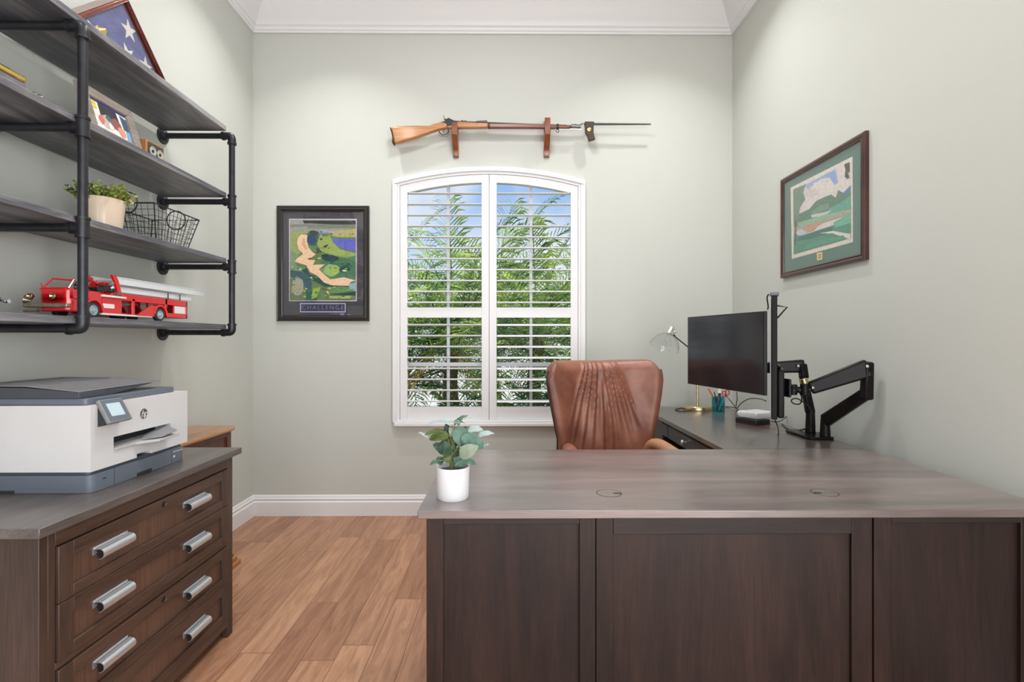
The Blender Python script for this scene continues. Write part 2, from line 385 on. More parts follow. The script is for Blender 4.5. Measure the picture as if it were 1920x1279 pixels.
# ---- window: casing, sash, muntins, glass
def arch_band(bm, x0, x1, i0, i1, y0, y1, n=24):
    X = [x0 + (x1 - x0) * i / n for i in range(n + 1)]
    for i in range(n):
        prism(bm, [(X[i], y0, az(X[i], i0)), (X[i + 1], y0, az(X[i + 1], i0)), (X[i + 1], y0, az(X[i + 1], i1)), (X[i], y0, az(X[i], i1))], (0, y1 - y0, 0))
    bmesh.ops.remove_doubles(bm, verts=bm.verts, dist=1e-5)
    # drop the inner walls between slices
    ctr = {}
    for f in bm.faces:
        k = tuple(round(c, 4) for c in f.calc_center_median()); ctr.setdefault(k, []).append(f)
    bmesh.ops.delete(bm, geom=[f for fs in ctr.values() if len(fs) > 1 for f in fs], context='FACES')
win = empty('window_1', (WX, YB, .62)); win['kind'] = 'structure'
ox0, ox1 = WX - .66, WX + .66
b = B(); arch_band(b, ox0, ox1, 0, .030, YB - .034, YB + .02)
box(b, (ox0, ox0 + .030), (YB - .034, YB + .02), (.655, az(ox0, .030) + .001)); box(b, (ox1 - .030, ox1), (YB - .034, YB + .02), (.655, az(ox1, .030) + .001))
obj('casing', b, 'shutter', win, smooth=False)
b = B(); arch_band(b, ox0 + .028, ox1 - .028, .030, .048, YB - .022, YB + .02)
box(b, (ox0 + .030, ox0 + .046), (YB - .022, YB + .02), (.655, az(ox0 + .03, .046))); box(b, (ox1 - .046, ox1 - .030), (YB - .022, YB + .02), (.655, az(ox1 - .03, .046)))
obj('inner_casing', b, 'shutter', win, smooth=False)
b = B(); box(b, (ox0 + .012, ox1 - .012), (YB - .046, YB + .02), (.618, .640)); box(b, (ox0, ox1), (YB - .034, YB + .02), (.640, .656)); obj('sill', b, 'shutter', win, bevel=.003)
YW = YB + .10
b = B(); arch_band(b, hx0 + .001, hx1 - .001, .045, .075, YW - .02, YW + .03)
box(b, (hx0 + .001, hx0 + .03), (YW - .02, YW + .03), (hz0, az(hx0, .075))); box(b, (hx1 - .03, hx1 - .001), (YW - .02, YW + .03), (hz0, az(hx0, .075)))
box(b, (hx0, hx1), (YW - .02, YW + .03), (hz0, hz0 + .035)); box(b, (hx0 + .03, hx1 - .03), (YW - .018, YW + .028), (1.02, 1.048))
obj('sash', b, 'shutter', win, smooth=False)
b = B()
for mxx in (-.424, WX, .163): box(b, (mxx - .010, mxx + .010), (YW - .008, YW + .018), (hz0 + .03, az(mxx, .075)))
for zz in (1.62,): pass
obj('muntins', b, 'shutter', win, smooth=False)
b = B(); prism(b, [(x, YW + .003, az(x, .07)) for x in xs] + [(hx1, YW + .003, hz0), (hx0, YW + .003, hz0)], (0, .004, 0)); obj('glass', b, 'glass', win, smooth=False)

# ---- plantation shutters
def shutter(xa, xb, label, low_tilt):
    cx = (xa + xb) / 2
    t = thing('plantation_shutter', label, 'shutter', (cx, YB, .66), group='pair of plantation shutters')
    sw = .050; y0, y1 = YB - .016, YB + .012; zb, zr0, zr1 = .748, 1.362, 1.432
    b = B()
    top = lambda x: az(x, .049)
    for s0, s1 in ((xa, xa + sw), (xb - sw, xb)):
        prism(b, [(s0, y0, .657), (s1, y0, .657), (s1, y0, top(s1)), (s0, y0, top(s0))], (0, y1 - y0, 0))
    obj('stiles', b, 'shutter', t, bevel=.0015)
    b = B(); box(b, (xa + sw, xb - sw), (y0 + .002, y1 - .002), (.657, zb)); obj('bottom_rail', b, 'shutter', t, bevel=.001)
    b = B(); box(b, (xa + sw, xb - sw), (y0 + .002, y1 - .002), (zr0, zr1)); obj('divider_rail', b, 'shutter', t, bevel=.001)
    b = B(); arch_band(b, xa + sw, xb - sw, .049, .105, y0 + .002, y1 - .002, 12); obj('top_rail', b, 'shutter', t, smooth=False)
    def louvers(z0, z1, tilt, first):
        b = B(); z = first; pitch = .0752
        while z < z1:
            la, lb = xa + sw + .002, xb - sw - .002
            # shorten blades that meet the arch
            lim = az(WX, .105) - .004
            if z > az(la, .105) - .01 or z > az(lb, .105) - .01:
                half = math.sqrt(max(0, (WR - .105) ** 2 - (z + .006 - WZC) ** 2))
                la = max(la, WX - half + .004); lb = min(lb, WX + half - .004)
                if lb - la < .05: break
            pr = []
            for k in range(12):
                a = 2 * PI * k / 12
                py, pz = .031 * math.cos(a), .0062 * math.sin(a)
                pr.append((la, YB - .001 + py * math.cos(tilt) - pz * math.sin(tilt), z + py * math.sin(tilt) + pz * math.cos(tilt)))
            prism(b, pr, (lb - la, 0, 0)); z += pitch
        return b
    obj('louvers', louvers(zr1, 2.30, math.radians(4.5), zr1 + .035), 'shutter', t, label='upper bank of louvers')
    obj('louvers', louvers(zb, zr0 - .03, math.radians(low_tilt), zb + .037), 'shutter', t, label='lower bank of louvers')
    for hz in (.85, 1.30, 1.62, 2.12):
        hx = xa - .004 if xa < WX - .3 else xb + .004
        b = B(); cyl(b, (hx, y0 - .003, hz), (hx, y0 - .003, hz + .05), .004, seg=10); obj('hinge', b, 'shutter', t)
shutter(ox0 + .048, WX - .0015, 'left white plantation shutter, nearer the framed golf poster', -5)
shutter(WX + .0015, ox1 - .048, 'right white plantation shutter, partly behind the leather chair', 9)

# ================================================================ outdoors
M['lawn'] = mat('lawn', (.16, .26, .05), .9, noise=(.35, 6, (1, 1, 1)))
M['drive'] = mat('pale_concrete', (.62, .60, .56), .8, noise=(.06, 3, (1, 1, 1)))
def leaf_mat(name, c, c2):
    m = bpy.data.materials.new(name); m.use_nodes = True; t = m.node_tree; b = t.nodes['Principled BSDF']
    o = t.nodes['Material Output']; tcn = t.nodes.new('ShaderNodeTexCoord'); n = t.nodes.new('ShaderNodeTexNoise'); n.inputs['Scale'].default_value = 3.5
    t.links.new(tcn.outputs['Object'], n.inputs['Vector'])
    r = t.nodes.new('ShaderNodeValToRGB'); r.color_ramp.elements[0].position = .4; r.color_ramp.elements[1].position = .62
    r.color_ramp.elements[0].color = (*c, 1); r.color_ramp.elements[1].color = (*c2, 1)
    t.links.new(n.outputs[0], r.inputs[0]); t.links.new(r.outputs[0], b.inputs['Base Color']); b.inputs['Roughness'].default_value = .4
    tr = t.nodes.new('ShaderNodeBsdfTranslucent'); t.links.new(r.outputs[0], tr.inputs[0])
    mx = t.nodes.new('ShaderNodeMixShader'); mx.inputs[0].default_value = .35
    t.links.new(b.outputs[0], mx.inputs[1]); t.links.new(tr.outputs[0], mx.inputs[2]); t.links.new(mx.outputs[0], o.inputs[0])
    return m
M['palm'] = leaf_mat('palm_leaf', (.04, .12, .04), (.45, .60, .10))
M['palm2'] = leaf_mat('palm_leaf_dark', (.04, .11, .065), (.16, .30, .08))
M['bark'] = mat('palm_bark', (.16, .12, .07), .9, noise=(.4, 20, (1, 1, 4)))
M['dead'] = leaf_mat('dry_frond', (.55, .30, .08), (.70, .42, .12))
b = B(); box(b, (-30, 30), (YB + .16, 7.0), (-.35, -.15)); o = struct('lawn', b, 'lawn')
b = B(); box(b, (-30, 30), (7.0, 40), (-.35, -.13)); o = struct('driveway', b, 'drive')
def frond(bm, base, azm, elev, L, droop, ll, mi=0, n=30):
    p = Vector(base); e = elev; pts = [p.copy()]; st = L / n
    hd = Vector((math.cos(azm), math.sin(azm), 0)); sd = Vector((-math.sin(azm), math.cos(azm), 0))
    for i in range(n):
        e -= droop / n * (.4 + 1.2 * i / n); p = p + (hd * math.cos(e) + Vector((0, 0, math.sin(e)))) * st; pts.append(p.copy())
    tube(bm, pts[::3], [.011 * (1 - .85 * i / len(pts[::3])) for i in range(len(pts[::3]))], 4, mi, False)
    for i in range(4, n + 1):
        d = (pts[i] - pts[i - 1]).normalized(); f = (i / n)
        l = ll * (1 - .75 * abs(f - .45) ** 1.5 * 1.6) * random.uniform(.85, 1.1)
        for s in (-1, 1):
            v = (d * (.55 + .5 * f) + sd * s * .85 + Vector((0, 0, random.uniform(.0, .35)))).normalized()
            q0 = pts[i]; q1 = q0 + v * l * .55; q2 = q0 + v * l + Vector((0, 0, -l * random.uniform(.12, .4)))
            wv = d * .0085 + Vector((0, 0, .004)) * s
            a = [bm.verts.new(x) for x in (q0 - wv * .5, q0 + wv * .5, q1 + wv, q1 - wv)]
            bm.faces.new(a).material_index = mi
            bm.faces.new((a[3], a[2], bm.verts.new(q2))).material_index = mi
def palm(label, x, y, h, nf, L, seed, m='palm', up=.0, dead=0, low=-.1):
    random.seed(seed)
    t = thing('palm_tree', label, 'palm tree', (x, y, -.15), group='palms outside the window')
    b = B(); pts = [(x + .03 * math.sin(i), y, -.15 + (h + .15) * i / 8) for i in range(9)]
    tube(b, pts, [.10 - .004 * i for i in range(9)], 10); obj('trunk', b, 'bark', t)
    b = B()
    for i in range(nf):
        a = 2.399 * i + random.uniform(-.2, .2); f = i / nf
        el = 1.45 - (1.45 - low) * f ** .8 + random.uniform(-.1, .1)
        frond(b, (x + .05 * math.cos(a), y + .05 * math.sin(a), h - .1 * f), a, el, L * random.uniform(.85, 1.1), .9 + .9 * f, L * .27)
    for i in range(dead):
        a = random.uniform(0, 2 * PI); frond(b, (x, y, h - .1), a, -.5, L * .7, .9, L * .2, 1)
    obj('fronds', b, [M[m], M['dead']], t, smooth=False, recalc=False)
palm('tall palm with an upright spear of fronds seen through the left shutter', -.62, 5.7, 1.30, 34, 1.6, 3, dead=2)
palm('broad green palm seen through the right shutter', .32, 5.7, 1.30, 34, 1.5, 5)
palm('dark palm low at the left edge of the window view', -1.25, 6.0, .75, 26, 1.5, 8, 'palm2')
palm('dark palm behind the chair side of the window view', 1.05, 6.1, .9, 28, 1.6, 11, 'palm2')
palm('tall palm far back between the two front palms', -.2, 7.6, 1.5, 36, 2.0, 14, 'palm', dead=3)
palm('small yellow-green palm near the bottom of the window view', -.42, 5.1, .10, 16, .8, 17, dead=4)
palm('tall palm far back at the right of the window view', 1.6, 8.4, 1.5, 36, 2.1, 21)
palm('tall palm far back at the left of the window view', -2.0, 8.2, 1.3, 36, 2.1, 23)
palm('low feathery palm under the right shutter view', .35, 5.2, .2, 18, .9, 29, 'palm2')
random.seed(7)

# ================================================================ desk with its return
t = thing('desk', 'dark wood executive desk with panelled back facing the viewer', 'desk', (.61, 1.7, 0))
b = B(); box(b, (-.238, 1.467), (1.332, 2.074), (.738, .760)); obj('desktop', b, 'desk_top', t, bevel=.0025)
def framed(bm, x0, x1, z0, z1, y, d, l, r, tp, bt, rec, frame_mi=0):
    """upright frame with a recessed panel, facing -Y"""
    box(bm, (x0, x0 + l), (y, y + d), (z0, z1), 0); box(bm, (x1 - r, x1), (y, y + d), (z0, z1), 0)
    box(bm, (x0 + l, x1 - r), (y, y + d), (z1 - tp, z1), 1); box(bm, (x0 + l, x1 - r), (y, y + d), (z0, z0 + bt), 1)
for x0, x1, l, r in ((-.218, .2345, .045, .043), (.985, 1.445, .048, .062)):
    b = B(); framed(b, x0, x1, .03, .738, 1.355, .03, l, r, .022, .05, .01)
    box(b, (x0 + .002, x0 + .03), (1.385, 2.05), (.03, .738)); box(b, (x1 - .03, x1 - .002), (1.385, 2.05), (.03, .738)); box(b, (x0 + .03, x1 - .03), (2.02, 2.05), (.03, .738))
    box(b, (x0 + .02, x1 - .02), (1.37, 2.03), (0, .04))
    o = obj('pedestal', b, ['desk_v', 'desk_x'], t, bevel=.0015)
    b = B(); box(b, (x0 + l - .002, x1 - r + .002), (1.366, 1.378), (.075, .718)); obj('panel', b, 'desk_v', o)
b = B(); framed(b, .2365, .983, .03, .738, 1.359, .026, .046, .056, .052, .06, .01)
o = obj('modesty_panel', b, ['desk_v', 'desk_x'], t, bevel=.0015)
b = B(); box(b, (.28, .93), (1.368, 1.38), (.085, .69)); obj('panel', b, 'desk_v', o)
b = B(); box(b, (.40, .82), (2.02, 2.05), (.66, .735)); obj('pencil_drawer', b, 'desk_x', t, bevel=.002)
for x, ang in ((.296, 0.0), (.931, PI)):
    b = B(); lathe(b, [(.0001, .7606), (.0345, .7606), (.0350, .7600), (.0350, .7590)], (x, 1.483, 0), mi=0, seg=40)
    lathe(b, [(.0352, .7600), (.0352, .7604), (.0372, .7604), (.0372, .7600)], (x, 1.483, 0), mi=1, seg=40)
    s = math.cos(ang)
    box(b, (x + s * .012 - (.0 if s > 0 else .022), x + s * .012 + (.022 if s > 0 else 0)), (1.474, 1.484), (.7605, .7611), 1)
    obj('grommet', b, ['desk_top', 'black'], t)

t = thing('desk_return', 'dark wood desk return along the right wall, behind the main desk', 'desk', (1.18, 2.7, 0))
b = B(); box(b, (.888, 1.467), (2.077, 3.385), (.738, .760)); obj('desktop', b, 'desk_top_y', t, bevel=.0025)
b = B(); box(b, (.905, .935), (2.96, 3.37), (.03, .738)); box(b, (1.42, 1.45), (2.96, 3.37), (.03, .738)); box(b, (.935, 1.42), (3.34, 3.37), (.03, .738)); box(b, (.935, 1.42), (2.96, 2.985), (.03, .738)); box(b, (.92, 1.44), (2.97, 3.36), (0, .04))
obj('pedestal', b, 'desk_y', t, bevel=.0015)
b = B(); box(b, (1.42, 1.45), (2.077, 2.96), (.25, .738)); obj('back_panel', b, 'desk_y', t)
b = B(); box(b, (.91, .935), (2.077, 2.96), (.72, .738)); obj('apron', b, 'desk_y', t)
b = B(); box(b, (.902, .925), (2.16, 2.85), (.655, .722)); box(b, (.925, 1.25), (2.17, 2.84), (.66, .71)); o = obj('drawer', b, 'desk_y', t, bevel=.002)
b = B(); lathe(b, [(.0, .026), (.010, .025), (.014, .020), (.012, .014), (.005, .010), (.005, 0)], (.902, 2.56, .69), (-1, 0, 0)); obj('knob', b, 'steel', o, label='round steel knob')
b = B(); box(b, (.903, .925), (2.862, 2.955), (.655, .722)); obj('corner_block', b, 'desk_y', t)

# ---- leather chair
def leather():
    m = mat('brown_leather', (.26, .095, .055), .42, coat=.15, coat_rough=.35)
    t = m.node_tree; b = t.nodes['Principled BSDF']; tcn = t.nodes.new('ShaderNodeTexCoord')
    n = t.nodes.new('ShaderNodeTexNoise'); n.inputs['Scale'].default_value = 5; n.inputs['Detail'].default_value = 7; n.inputs['Roughness'].default_value = .6
    r = t.nodes.new('ShaderNodeValToRGB'); r.color_ramp.elements[0].position = .33; r.color_ramp.elements[1].position = .68
    r.color_ramp.elements[0].color = (.12, .036, .021, 1); r.color_ramp.elements[1].color = (.32, .125, .076, 1)
    t.links.new(tcn.outputs['Object'], n.inputs['Vector']); t.links.new(n.outputs[0], r.inputs[0]); t.links.new(r.outputs[0], b.inputs['Base Color'])
    v = t.nodes.new('ShaderNodeTexVoronoi'); v.inputs['Scale'].default_value = 300
    bp = t.nodes.new('ShaderNodeBump'); bp.inputs['Strength'].default_value = .12; bp.inputs['Distance'].default_value = .001
    t.links.new(tcn.outputs['Object'], v.inputs['Vector']); t.links.new(v.outputs[0], bp.inputs['Height']); t.links.new(bp.outputs[0], b.inputs['Normal'])
    return m
M['leather'] = leather()
M['tan'] = mat('tan_leather', (.42, .22, .12), .45, noise=(.12, 6, (1, 1, 1)))
CH = thing('office_chair', 'brown leather winged office chair with pleated back behind the desk', 'chair', (.532, 2.47, 0), math.radians(14))
def HW(v): return .258 + .067 * (max(0, v - .45) / .55) ** .9 - .022 * max(0, (v - .86) / .14) ** 2.4
def chair_back(bm, off, flip=False, crease=True):
    nu, nv = 96, 64; G = []
    CR = [(-.125, .007, .6), (-.098, .008, .8), (-.066, .008, .95), (-.036, .009, 1.0), (-.004, .012, 1.25), (.022, .010, 1.25), (.050, .009, .9), (.082, .009, .8), (.112, .007, .65)]
    for j in range(nv + 1):
        v = j / nv; row = []
        for i in range(nu + 1):
            u = -1 + 2 * i / nu; au = abs(u)
            hw = HW(v)
            x = u * hw
            H = .660 - .008 * (1 - min(1, au / .75)) - .040 * max(0, (au - .82) / .18) ** 2.2
            z = .44 + v * H
            y = .16 - .115 * au ** 2.4 * (.55 + .45 * v) + .03 * v - .02 * math.sin(v * PI)
            y += .028 * max(0, (au - .86) / .14) ** 2 + .035 * max(0, (v - .92) / .08) ** 2     # rolled rims
            d = 0
            if crease:
                tt = (1.115 - z) / .42
                for x0, wd, ln in CR:
                    if 0 < tt < ln * 1.35:
                        xc = x0 * (.62 + 1.25 * min(tt, 1.1) ** .9)
                        fall = min(1, tt / .10) * max(0, 1 - tt / (ln * 1.35)) ** .5
                        d += -.0125 * fall * (math.exp(-((x - xc) / (wd * 1.25)) ** 2) - .75 * math.exp(-((x - xc - wd * 2.3 * (1 if x0 < 0 else -1)) / (wd * 1.4)) ** 2))
                d -= .006 * math.sin(x * 31 + z * 9) * math.sin(z * 17 + x * 5) * .6
            row.append(bm.verts.new((x, y + off + d, z)))
        G.append(row)
    for j in range(nv):
        for i in range(nu): bm.faces.new((G[j][i], G[j][i + 1], G[j + 1][i + 1], G[j + 1][i]))
    return G
b = B(); Gf = chair_back(b, 0); Gb = chair_back(b, .040, crease=False)
for v in [v for r in Gb for v in r]: v.co.x *= .985; v.co.z = .44 + (v.co.z - .44) * .99
nu, nv = 96, 64
loop_f = [Gf[0][i] for i in range(nu + 1)] + [Gf[j][nu] for j in range(1, nv + 1)] + [Gf[nv][i] for i in range(nu - 1, -1, -1)] + [Gf[j][0] for j in range(nv - 1, 0, -1)]
loop_b = [Gb[0][i] for i in range(nu + 1)] + [Gb[j][nu] for j in range(1, nv + 1)] + [Gb[nv][i] for i in range(nu - 1, -1, -1)] + [Gb[j][0] for j in range(nv - 1, 0, -1)]
n = len(loop_f)
mid = []
for p, q in zip(loop_f, loop_b):
    c = (p.co + q.co) / 2; out = Vector((c.x, 0, (c.z - .78) * .8)).normalized() * .010
    mid.append(b.verts.new(c + out))
for i in range(n):
    b.faces.new((loop_f[i], loop_f[(i + 1) % n], mid[(i + 1) % n], mid[i])); b.faces.new((mid[i], mid[(i + 1) % n], loop_b[(i + 1) % n], loop_b[i]))
o = obj('backrest', b, 'leather', CH, local=True)
b = B(); side = [Gp for Gp in ()]
pts = []
for k in range(0, 21):
    v = k / 20; hw = HW(v)
    pts.append((-hw - .009, .16 - .115 * (.55 + .45 * v) + .03 * v - .02 * math.sin(v * PI) + .048, .44 + v * .615))
for s in (1, -1):
    b = B(); tube(b, [(s * x, y, z) for x, y, z in pts], .0035, 8); obj('piping', b, 'pipe', CH, local=True, label='grey edge piping')
b = B(); box(b, (-.245, .245), (-.29, .15), (.40, .49)); obj('seat', b, 'leather', CH, local=True, bevel=.035, seg=5)
for s in (-1, 1):
    b = B(); prof = []
    pts = bez([(s * .225, .14, .56), (s * .228, .09, .655), (s * .238, .02, .680), (s * .253, -.10, .658), (s * .265, -.22, .630), (s * .25, -.27, .54), (s * .24, -.24, .45)], 6)
    rs = [.022 + .010 * math.sin(PI * i / (len(pts) - 1)) for i in range(len(pts))]
    tube(b, pts, rs, 14)
    prism(b, [(s * .225, .12, .45), (s * .235, -.22, .45), (s * .245, -.225, .61), (s * .245, -.10, .66), (s * .228, .06, .66)], (s * .02, 0, 0))
    obj('armrest', b, 'tan' if s > 0 else 'leather', CH, local=True, label='paler tan armrest' if s > 0 else None)
b = B(); cyl(b, (0, 0, .10), (0, 0, .40), .028); cyl(b, (0, 0, .36), (0, 0, .40), .09); obj('column', b, 'gunmetal', CH, local=True)
for k in range(5):
    a = 2 * PI * k / 5 + .3; c, s = math.cos(a), math.sin(a)
    b = B(); beam(b, (.02 * c, .02 * s, .11), (.29 * c, .29 * s, .075), .05, .035, w1=.032, h1=.022); o = obj('leg', b, 'gunmetal', CH, local=True, bevel=.004)
    b = B()
    for q in (-.013, .013): cyl(b, (.28 * c - s * (q - .009), .28 * s + c * (q - .009), .028), (.28 * c - s * (q + .009), .28 * s + c * (q + .009), .028), .028)
    cyl(b, (.28 * c, .28 * s, .03), (.28 * c, .28 * s, .075), .006); obj('caster', b, 'black', o, local=True)

# ---- potted plant on the desk
M['pot_white'] = mat('white_ceramic', (.70, .70, .71), .35)
M['soil'] = mat('dark_grey_gravel', (.05, .055, .065), .9, bump=.5, bump_scale=200)
def two_sided(name, front, back, rough=.45):
    m = mat(name, front, rough); t = m.node_tree; b_ = t.nodes['Principled BSDF']
    g = t.nodes.new('ShaderNodeNewGeometry'); mx = t.nodes.new('ShaderNodeMix'); mx.data_type = 'RGBA'
    mx.inputs[6].default_value = (*front, 1); mx.inputs[7].default_value = (*back, 1)
    t.links.new(g.outputs['Backfacing'], mx.inputs[0]); t.links.new(mx.outputs[2], b_.inputs['Base Color']); return m
M['leaf_a'] = two_sided('dusty_green_leaf', (.075, .155, .11), (.12, .15, .04))
M['leaf_b'] = two_sided('olive_leaf', (.085, .115, .03), (.12, .14, .045))
M['leaf_c'] = two_sided('silvery_leaf', (.30, .38, .36), (.22, .27, .22))
M['leaf_d'] = two_sided('deep_green_leaf', (.03, .07, .038), (.05, .075, .025))
M['stem'] = mat('green_stem', (.18, .20, .07), .6)
px0, py0 = -.157, 1.446
t = thing('potted_plant', 'round-leaved artificial plant in white pot on the front desk corner', 'plant', (px0, py0, .76))
b = B(); lathe(b, [(0, .760), (.043, .760), (.0452, .764), (.0475, .848), (.0470, .850), (.0445, .850), (.0435, .838), (0, .838)], (px0, py0, 0), seg=48); obj('pot', b, 'pot_white', t)
b = B(); lathe(b, [(.0435, .838), (.02, .841), (0, .842)], (px0, py0, 0), seg=24); obj('gravel', b, 'soil', t)
LEAVES = [  # tip px, tip py, base px, base py, width px, dY, facing tilt, material
 (802, 789, 862, 790, 20, -.01, .2, 2), (876, 777, 848, 796, 10, .0, .5, 0), (872, 792, 852, 789, 9, -.02, .2, 0), (884, 782, 866, 784, 4, -.01, .2, 2),
 (796, 812, 836, 808, 13, -.02, .6, 1), (803, 822, 842, 815, 19, -.03, .8, 1), (785, 809, 806, 822, 6, .0, .5, 2),
 (874, 840, 857, 800, 30, -.035, 1.0, 0), (888, 812, 870, 836, 27, -.045, 1.0, 0), (908, 840, 880, 822, 24, -.03, .9, 0),
 (896, 836, 860, 856, 26, -.055, 1.0, 4), (907, 804, 876, 806, 17, .02, .5, 2), (927, 810, 892, 817, 13, .01, .5, 2), (919, 832, 904, 838, 5, 0, .5, 2),
 (820, 846, 848, 838, 26, -.02, .9, 3), (838, 868, 850, 835, 24, -.01, .9, 3), (868, 866, 850, 842, 26, .0, .9, 3), (805, 871, 822, 863, 8, -.02, .6, 0),
 (894, 870, 872, 862, 11, -.03, .6, 0), (852, 872, 878, 866, 14, -.04, .6, 0), (828, 872, 822, 856, 14, -.01, .8, 3), (860, 830, 846, 806, 16, -.02, .9, 1), (836, 796, 848, 830, 22, .03, .9, 3), (812, 832, 838, 846, 18, -.01, .8, 3), (884, 852, 858, 846, 22, .01, .9, 3), (852, 812, 846, 846, 18, .01, 1.0, 3), (832, 852, 846, 866, 16, -.02, .9, 1), (866, 858, 850, 870, 14, -.025, .9, 0), (824, 840, 842, 824, 15, .0, .9, 1), (843, 800, 850, 820, 9, -.03, .9, 4), (872, 800, 856, 836, 26, .04, .9, 3)]
M['leaf_e'] = two_sided('pale_sage_leaf', (.21, .26, .19), (.17, .2, .13))
b = B(); sb = B(); rnd = random.Random(4)
for tx, ty, bx_, by_, wpx, dy, tilt, mi in LEAVES:
    Y = py0 + dy; p1 = at(tx, ty, Y=Y + rnd.uniform(-.012, .012)); p0 = at(bx_, by_, Y=Y)
    ax = p1 - p0; L = ax.length; ax.normalize(); wd = wpx / 950 * Y / 2
    nrm = Vector((0, -tilt, 1 - tilt * .55)).normalized(); sd = ax.cross(nrm).normalized(); nrm = sd.cross(ax).normalized()
    nl, nw = 8, 6; G = []
    for i in range(nl + 1):
        f = i / nl; hw = wd * math.sin(PI * min(.999, f ** .8)) ** .7 + .0008; row = []
        for k in range(nw + 1):
            q = -1 + 2 * k / nw
            row.append(b.verts.new(p0 + ax * L * f + sd * hw * q + nrm * (abs(q) * .16 * hw * 1.5 - .010 * (f - .5) ** 2 * 4 * L / .04 * .5 + .0012 * math.sin(f * 14 + q * 2))))
        G.append(row)
    for i in range(nl):
        for k in range(nw):
            f_ = b.faces.new((G[i][k], G[i][k + 1], G[i + 1][k + 1], G[i + 1][k])); f_.material_index = mi
            f_.normal_update()
    root = Vector((px0 + rnd.uniform(-.012, .012), py0 + rnd.uniform(-.01, .012), .838))
    mid_ = (root + p0) / 2 + Vector(((px0 - p0.x) * .35, 0, .01))
    tube(sb, bez([root, mid_, p0], 5), .0011, 6)
cyl(sb, (px0 + .002, py0, .838), (px0 - .002, py0 - .008, .93), .0022, .0014)
obj('leaves', b, ['leaf_a', 'leaf_b', 'leaf_c', 'leaf_d', 'leaf_e'], t, recalc=False); obj('stems', sb, 'stem', t)

# ================================================================ filing cabinet and printer
FX = -1.138
t = thing('filing_cabinet', 'dark brown four-drawer lateral filing cabinet under the printer', 'cabinet', (-1.44, 1.67, 0))
b = B(); box(b, (-1.752, -1.113), (1.212, 2.128), (.735, .760)); obj('cabinet_top', b, 'cab_top', t, bevel=.002)
b = B()
box(b, (-1.745, FX), (1.238, 1.262), (.0, .735), 0); box(b, (-1.745, FX), (2.078, 2.102), (.0, .735), 0)     # sides
box(b, (-1.74, -1.72), (1.262, 2.078), (.05, .735), 0); box(b, (-1.72, FX - .02), (1.262, 2.078), (.06, .075), 1)
box(b, (FX - .022, FX), (1.262, 1.283), (.03, .735), 0); box(b, (FX - .022, FX), (2.065, 2.078), (.0, .735), 0)
box(b, (FX - .022, FX), (1.283, 2.065), (.690, .735), 1); box(b, (FX - .022, FX), (1.283, 2.065), (.377, .395), 1); box(b, (FX - .022, FX), (1.283, 2.065), (.045, .082), 1)
obj('body', b, ['cab_z', 'cab_y'], t, bevel=.0015)
M['lock'] = mat('dark_lock', (.10, .09, .085), .3, metal=.9)
for z0, z1, lock in ((.543, .687, 1), (.397, .541, 0), (.230, .374, 1), (.084, .228, 0)):
    b = B(); y0, y1 = 1.286, 2.063; sw, rt, rb = .044, .036, .030
    x0, x1 = FX - .012, FX + .006
    box(b, (x0, x1), (y0, y0 + sw), (z0, z1), 1); box(b, (x0, x1), (y1 - sw, y1), (z0, z1), 1)
    box(b, (x0, x1), (y0 + sw, y1 - sw), (z1 - rt, z1), 0); box(b, (x0, x1), (y0 + sw, y1 - sw), (z0, z0 + rb), 0)
    box(b, (x0, x1 - .009), (y0 + sw - .002, y1 - sw + .002), (z0 + rb - .002, z1 - rt + .002), 2)
    box(b, (x0 - .35, x0), (y0 + .02, y1 - .02), (z0 + .01, z1 - .02), 0)
    d = obj('drawer', b, ['cab_y', 'cab_z', 'cab_panel'], t, bevel=.0016)
    for yc in (1.464, 1.852):
        b = B(); zc = (z0 + z1) / 2 + .004; xb = x1 - .009; L = .060
        box(b, (xb, xb + .0025), (yc - L - .003, yc + L + .003), (zc - .002, zc + .020), 0)
        n = 14; outer = []; inner = []
        for k in range(n + 1):
            a = math.radians(112 - 205 * k / n); outer.append((.0145 * math.cos(a), .0150 * math.sin(a))); inner.append((.0128 * math.cos(a), .0133 * math.sin(a)))
        prof = [(xb + .015 + x, yc - L, zc + z) for x, z in outer] + [(xb + .015 + x, yc - L, zc + z) for x, z in inner[::-1]]
        prism(b, prof, (0, 2 * L, 0), 0)
        box(b, (xb, xb + .014), (yc - L, yc + L), (zc + .0138, zc + .0162), 0)
        for s in (-1, 1):
            cyl(b, (xb + .001, yc + s * (L - .012), zc), (xb + .016, yc + s * (L - .012), zc), .006, mi=1, seg=12)
            prism(b, [(xb + .013 + .9 * x, yc + s * (L - .004), zc + .9 * z) for x, z in outer], (0, s * .002, 0), 1)
        obj('handle', b, ['steel', 'black'], d, label='brushed steel cup pull')
    if lock:
        b = B(); yc = 1.676; zc = z1 - rt / 2
        lathe(b, [(.010, -.004), (.010, .002), (.008, .003), (.0072, .0015), (0, .0015)], (x1, yc, zc), (1, 0, 0), mi=0, seg=20); box(b, (x1 + .0012, x1 + .0022), (yc - .0012, yc + .0012), (zc - .005, zc + .005), 1)
        obj('lock', b, ['lock', 'black'], d, label='small round dark metal lock')

